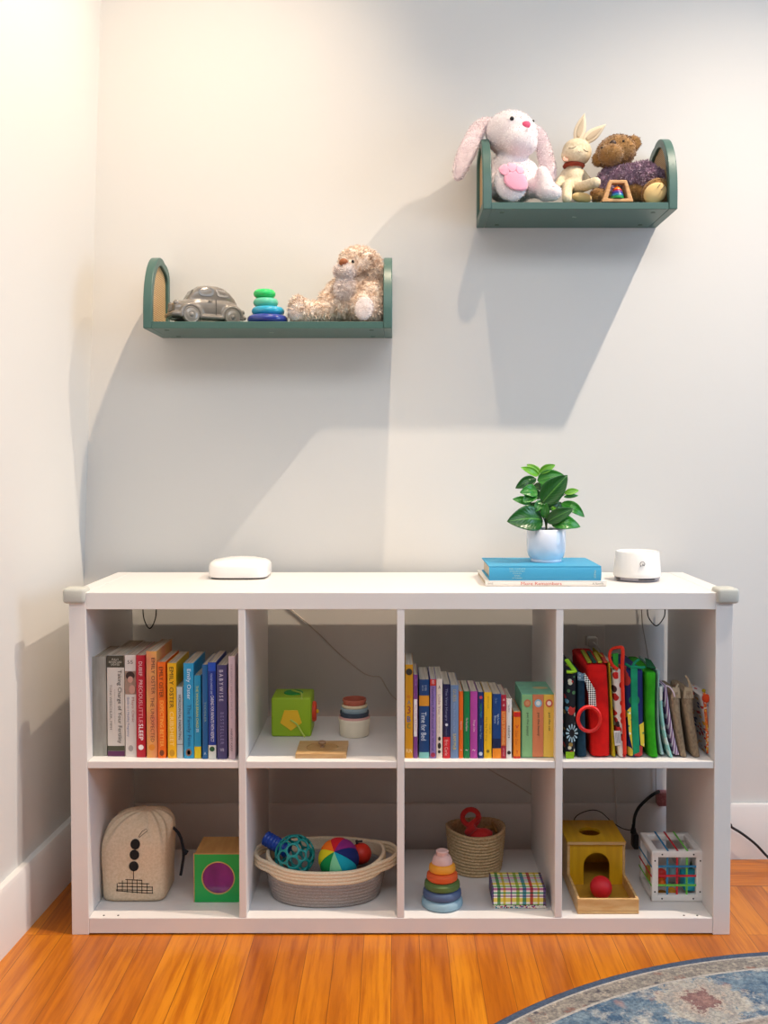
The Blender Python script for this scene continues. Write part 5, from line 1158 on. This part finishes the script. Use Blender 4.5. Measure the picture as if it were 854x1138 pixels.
tag(obj('ball', bm, M('ball_red', 'D81822', .55, bump=(220, .3, .001)), angle=180), 'red ball in the tray of the yellow wooden box', 'ball')
# elastic cube
cy0 = .079; k = m(cy0); x0, x1 = at(724.8, 980, cy0).x, at(782, 980, cy0).x; w = x1-x0; zb = S0+.0003; zt = zb+w; y1 = cy0+w; wp = M('plastic_white', 'E6E1DC', .35)
t = thing('elastic_cube', 'white open cube frame strung with coloured elastic bands and filled with toys', 'toy', ((x0+x1)/2, (cy0+y1)/2, S0)); f = .0158; bm = B()
for a, b_ in ((zb, zb+f), (zt-f, zt)):
    for c, d in ((cy0, cy0+f), (y1-f, y1)): box(bm, x0, x1, c, d, a, b_, bev=.0035, seg=3)
    for c, d in ((x0, x0+f), (x1-f, x1)): box(bm, c, d, cy0+.002, y1-.002, a+.0002, b_-.0002, bev=.0033, seg=3)
for a, b_ in ((x0, x0+f), (x1-f, x1)):
    for c, d in ((cy0, cy0+f), (y1-f, y1)): box(bm, a+.0001, b_-.0001, c+.0001, d-.0001, zb+.002, zt-.002, bev=.0033, seg=3)
obj('frame', bm, wp, t, angle=50)
for q in (.2, .81):
    for (xx, zz) in ((x0+w*q, zt-f/2), (x0+w*q, zb+f/2), (x0+f*.45, zb+w*q), (x1-f*.45, zb+w*q)):
        bm = B(); disc(bm, (xx, cy0-.0006, zz), .0019, 12, th=.001); obj('screw', bm, dark, t)
bcol = [('2A7CA8', 'blue'), ('C81E2E', 'red'), ('6CC24A', 'green')]
for i, (cl, nm) in enumerate(bcol):
    mt = M('elastic_'+nm, cl, .6); xx = x0+w*(.31+.19*i); zz = zt-w*(.31+.185*i); bm = B(); h = .0022
    box(bm, xx-h, xx+h, cy0+.004, cy0+.0056, zb+f*.8, zt-f*.8); box(bm, xx-h, xx+h, cy0, y1, zt+.0001, zt+.0014, bev=.0004, seg=1); obj('elastic_band', bm, mt, t, smooth=False, label=f'{nm} elastic running upwards and over the top')
    bm = B(); box(bm, x0+f*.8, x1-f*.8, cy0+.0022, cy0+.0038, zz-h, zz+h); box(bm, x0-.0014, x0-.0001, cy0, y1, zz-h, zz+h, bev=.0004, seg=1); obj('elastic_band', bm, mt, t, smooth=False, label=f'{nm} elastic running sideways around the cube')
def cz_(x, y, yy): return at(700+x/8.54, 910+y/8.54, yy)
def inner(name, lb, bm, mt): tag(obj(name, bm, mt, angle=60), lb, 'toy', None)
bm = B(); c = cz_(570, 650, .125); rr = 82/8.54*m(.125); box(bm, c.x-rr, c.x+rr, .0975, .0975+rr*2, zb+f+.0003, zb+f+rr*1.95, bev=.004, seg=3); inner('toy_block', 'turquoise block inside the elastic cube', bm, K('22B4D0', .45))
bm = B(); c = cz_(305, 600, .104); ell(bm, c, .0095, .0095, .0095); inner('toy_bead', 'orange bead inside the elastic cube', bm, K('F0701A', .4))
bm = B(); c = cz_(400, 700, .108); ell(bm, c, .012, .010, .0125); inner('toy_bead', 'amber yellow bead low inside the elastic cube', bm, K('E8A01A', .4))
bm = B(); c = cz_(300, 530, .122); ell(bm, c, .014, .012, .015); inner('toy_bead', 'red bead inside the elastic cube, above the orange one', bm, K('D8302A', .4))
bm = B(); c = cz_(405, 490, .145); lathe(bm, [(0, -.013), (.011, -.012), (.0125, -.006), (.0125, .008), (.009, .013), (0, .014)], c, 24); inner('toy_shape', 'pale blue rounded shape inside the elastic cube', bm, K('8CBCC8', .45))
bm = B(); c = cz_(310, 715, .125); ell(bm, c, .012, .012, .0095); inner('toy_bead', 'brown bead at the bottom left inside the elastic cube', bm, K('9A6A1E', .5))
bm = B(); c = cz_(510, 470, .16); box(bm, c.x-.012, c.x+.012, .15, .172, c.z-.016, c.z+.03, bev=.003, rot=RY(12)); inner('toy_block', 'grey white block in the upper middle of the elastic cube', bm, K('C6C8C0', .5))
bm = B(); c = cz_(600, 470, .165); ell(bm, c, .013, .012, .02, RY(20)); inner('toy_shape', 'dark green shape at the upper right inside the elastic cube', bm, K('4A5A44', .5))
bm = B(); c = cz_(150, 620, .16); box(bm, c.x+.004, c.x+.03, .15, .18, zb+f+.0005, zb+f+.03, bev=.003); inner('toy_block', 'mustard block at the left back of the elastic cube', bm, K('B89A2A', .5))
# ================================================================ outlets and cords
plate = M('outlet_white', 'D8D3CC', .4)
def outlet(u, v, lb, w=.073, h=.117, mt=plate, plug=None):
    p = at(u, v, WY-.003); t = thing('wall_outlet', lb, 'outlet', (p.x, WY-.003, p.z))
    bm = B(); box(bm, p.x-w/2, p.x+w/2, WY-.006, WY-.0004, p.z-h/2, p.z+h/2, bev=.002, seg=2); obj('cover_plate', bm, mt, t, angle=40)
    for s in (-1, 1):
        bm = B(); box(bm, p.x-.0165, p.x+.0165, WY-.0078, WY-.0061, p.z+s*.02-.0135, p.z+s*.02+.0135, bev=.0015); so = obj('socket', bm, K('C4BEB6'), t, angle=40)
        for q in (-.006, .006):
            bm = B(); box(bm, p.x+q-.001, p.x+q+.001, WY-.0082, WY-.0079, p.z+s*.02-.004, p.z+s*.02+.004); obj('slot', bm, dark, so, smooth=False)
    return p
p = outlet(657, 720, 'white double wall outlet behind the cloth books')
bm = B(); box(bm, p.x-.013, p.x+.013, WY-.032, WY-.0084, p.z+.007, p.z+.033, bev=.005, seg=3); tag(obj('plug', bm, M('plug_white', 'C8C2BA', .4), angle=60), 'white plug in the outlet behind the cloth books', 'plug')
cordG = M('cord_grey', 'A89E92', .6); cordB = M('cord_black', '14120F', .45)
bm = B(); tube(bm, [V((p.x, WY-.033, p.z+.02)), V((p.x+.01, WY-.045, p.z+.01)), V((p.x+.03, WY-.03, p.z-.03)), V((p.x+.04, WY-.012, p.z-.12)), V((p.x+.06, WY-.03, .2)), V((p.x+.07, .39+.02, .06)), V((p.x+.09, .402, .006))], .0022, 8); tag(obj('cord', bm, M('cord_white', 'C8C2BA', .5)), 'white cord leading down from the plug behind the cloth books', 'cord')
q = at(737, 887, WY-.02)
pk = M('adapter_pink', 'C07A78', .5, bump=(300, .3), var=(160, 'A85C60'))
bm = B(); box(bm, q.x-.014, q.x+.014, WY-.03, WY-.001, q.z-.019, q.z+.017, bev=.003); tag(obj('plug_adapter', bm, pk, angle=50), 'dusty pink plug adapter on the wall in the lower right compartment', 'plug')
def cz3(x, y, yy): return at(690+x/12.2, 860+y/12.2, yy)
bm = B(); tube(bm, [cz3(520, 240, .40), cz3(440, 280, .385), cz3(330, 370, .378), cz3(240, 470, .374), cz3(190, 590, .372), cz3(180, 715, .371)], .0042, 10); pc_bm = bm
a = cz3(160, 950, .36); b_ = cz3(225, 760, .36); bm = B(); box(bm, a.x, b_.x+.002, .345, .38, a.z-.01, b_.z-.008, bev=.004, seg=3); lathe(bm, [(.008, 0), (.007, .008), (.0045, .016), (.0042, .022)], ((a.x+b_.x)/2-.003, .362, b_.z-.0085), 16); t = thing('power_adapter', 'black power brick behind the elastic cube with a thick cord up to the wall', 'adapter', (b_.x, .362, a.z-.01)); obj('brick', bm, K('1A1714', .5), t, angle=50); obj('cord', pc_bm, cordB, t)
bm = B(); tube(bm, [V((1.452, .404, .122)), at(806, 914, .403), at(814, 919.5, .401), at(826, 927, .40), at(840, 938, .398), at(853, 951.5, .394), V((1.71, .37, .009)), V((1.80, .30, .0045)), V((1.95, .26, .0045)), V((2.3, .3, .0045))], .0034, 10); tag(obj('floor_cord', bm, cordB), 'black cord running down the baseboard to the floor, right of the unit', 'cord')
def wz(x, y): return 290+x/5.3375, 670+y/5.3375
wy = WY-.0025; P = [wz(150, 10), wz(190, 48), wz(330, 170), wz(470, 305), wz(600, 410), wz(660, 435), wz(710, 442), wz(750, 510), wz(800, 570), (470, 800), (510, 832), (547, 857), (570, 870), (593, 884), (612, 893)]
bm = B(); tube(bm, [at(u, v, wy) for u, v in P], .0014, 8); tag(obj('sagging_cable', bm, M('cable_pale', 'C4B9AC', .6)), 'thin grey cable sagging along the wall behind the unit', 'cord')
for lb, (ua, ub, vb) in (('thin black cable loop hanging behind the unit, upper left compartment', (159, 173.8, 698.5)), ('thin black cable loop hanging behind the unit, upper right compartment', (720, 739.5, 695.5))):
    y = .409; um = (ua+ub)/2; bm = B()
    tube(bm, [at(ua+1, 655, y), at(ua, 678, y), at(ua+2, vb-8, y), at(um, vb, y), at(ub-2, vb-8, y), at(ub, 678, y), at(ub-1, 655, y)], .0016, 8)
    o = obj('hanging_cable', bm, cordB); tag(o, lb, 'cord', 'cables behind the unit')
bm = B(); tube(bm, [at(713, 655, .42), at(714, 690, .424), at(718, 715, .424), at(722, 740, .424), at(728, 790, .424), V((1.408, .426, .30)), V((1.41, .427, .149))], .0013, 6); tag(obj('thin_cable', bm, cordG), 'thin straight cable hanging down the wall behind the green cloth book', 'cord')
bm = B(); tube(bm, [V((1.135, .403, .002)), V((1.14, .404, .06)), at(634, 921, .402), at(641, 907, .396), at(656, 900.5, .39), at(668, 902.5, .39), at(680, 913, .385), at(693, 921, .38), at(705, 923, .378)], .0013, 6); tag(obj('thin_cable', bm, cordB), 'thin dark cable arching over the yellow box to the power brick', 'cord')
# ================================================================ rug
def rug():
    s = NT('rug_wool', .95); x, y, z = s.xyz(); r = s.math('SQRT', s.math('ADD', s.math('MULTIPLY', x, x), s.math('MULTIPLY', y, y)))
    n1 = s.noise(15, None, 7, .75); n2 = s.noise(75, None, 5, .8); n3 = s.noise(34, None, 6, .75); n4 = s.noise(170, None, 3)
    fld = s.mix(s.step(n3, .42, .60), '3E5C78', '7C909C'); fld = s.mix(s.math('MULTIPLY', s.step(n1, .50, .62), .85), fld, 'C6C0B4'); fld = s.mix(s.math('MULTIPLY', s.step(n2, .58, .68), .75), fld, '304A68')
    fld = s.mix(s.math('MULTIPLY', s.step(s.noise(14), .62, .70), .7), fld, 'A07A74')
    bor = s.mix(s.step(n2, .40, .62), 'A49C8E', '6E6A68'); bor = s.mix(s.math('MULTIPLY', s.step(n3, .56, .64), .8), bor, 'C4B6A2'); bor = s.mix(s.math('MULTIPLY', s.step(s.noise(33, None, 3), .62, .70), .75), bor, '8C5A50'); bor = s.mix(s.math('MULTIPLY', s.step(s.noise(41, None, 3), .64, .70), .8), bor, '3C3C4C')
    th = s.math('ARCTAN2', y, x)
    def fl(rad, num, ph, c):                # rosettes repeated around a circle
        u = s.math('SUBTRACT', s.math('FRACT', s.math('ADD', s.math('MULTIPLY', th, num/(2*PI)), ph)), .5); U = s.math('MULTIPLY', u, 2*PI*rad/num); Vv = s.math('SUBTRACT', r, rad)
        d = s.math('SQRT', s.math('ADD', s.math('MULTIPLY', U, U), s.math('MULTIPLY', Vv, Vv)))
        a = s.math('ARCTAN2', Vv, U); d = s.math('ADD', s.math('ADD', d, s.math('MULTIPLY', s.math('SINE', s.math('MULTIPLY', a, 8)), .006)), s.math('MULTIPLY', s.math('SUBTRACT', s.math('ADD', n2, n3), 1.), .11))
        for rr, cl in ((.084, 'B4AC9E'), (.060, '8E8C8A'), (.050, 'BCAE9E'), (.034, '74464A'), (.012, '9A7870')): c = s.mix(s.math('MULTIPLY', s.math('LESS_THAN', d, rr), .82), c, cl)
        return c
    fld = fl(.955, 16, .64, fld)
    inr = s.mix(s.step(n2, .4, .6), 'A89C90', '7C7470'); c = fld
    c = s.mix(s.math('GREATER_THAN', r, 1.030), c, 'B4AEA6'); c = s.mix(s.math('GREATER_THAN', r, 1.036), c, bor); c = s.mix(s.math('GREATER_THAN', r, 1.077), c, 'B4AEA6'); c = s.mix(s.math('GREATER_THAN', r, 1.082), c, '44536A')
    c = s.mix(s.math('LESS_THAN', r, .873), c, 'B4AEA6'); c = s.mix(s.math('LESS_THAN', r, .866), c, inr); c = s.mix(s.math('LESS_THAN', r, .78), c, fld)
    c = s.mul(s.math('MULTIPLY', s.step(n4, .38, .66), .6), c, (.42, .42, .48, 1))
    s.bump(n4, .8, .004); return s.col(c)
bm = B(); lathe(bm, [(0, .0005), (1.097, .0005), (1.1012, .003), (1.1, .0065), (1.094, .008), (0, .008)], (1.636, -1.183, 0), 160)
o = obj('rug', bm, rug(), angle=60, base=(1.636, -1.183, 0)); tag(o, 'round blue and cream oriental rug on the wooden floor', 'rug')
# ================================================================ daylight, added fill and camera
w = bpy.data.worlds.new('daylight'); bpy.context.scene.world = w; w.use_nodes = True
bg = w.node_tree.nodes['Background']; bg.inputs[0].default_value = (.82, .89, 1, 1); bg.inputs[1].default_value = .10
def area(name, loc, rot, sx, sy, e, c):
    L = bpy.data.lights.new(name, 'AREA'); L.shape = 'RECTANGLE'; L.size, L.size_y = sx, sy; L.energy = e; L.color = c
    o = bpy.data.objects.new(name, L); C.objects.link(o); o.location = loc; o.rotation_euler = rot; return o
area('window_daylight', (3.5, -.9, 1.5), (0, math.radians(90), math.radians(8)), 1.5, 1.3, 40, (.52, .73, 1))
area('high_fill_light', (1.3, -2.3, 2.85), (math.radians(38), 0, 0), 2.6, 1.0, 45, (.88, .94, 1))  # unseen soft fill, added high up to raise the ambient level; no skylight there
cam = bpy.data.cameras.new('camera'); co = bpy.data.objects.new('camera', cam); C.objects.link(co)
co.location = CAM; co.rotation_euler = (PI/2+PIT, 0, 0); cam.sensor_fit = 'AUTO'; cam.sensor_width = 36; cam.lens = 36*F/1138
cam.shift_x = -PX/1138; cam.shift_y = PY/1138; cam.clip_start = .05
sc = bpy.context.scene; sc.camera = co
vs = sc.view_settings; vs.view_transform = 'Standard'; vs.look = 'None'; vs.gamma = 1; vs.use_curve_mapping = False; vs.exposure = -.06
sc.cycles.max_bounces = 8; sc.cycles.diffuse_bounces = 5; sc.cycles.use_denoising = True
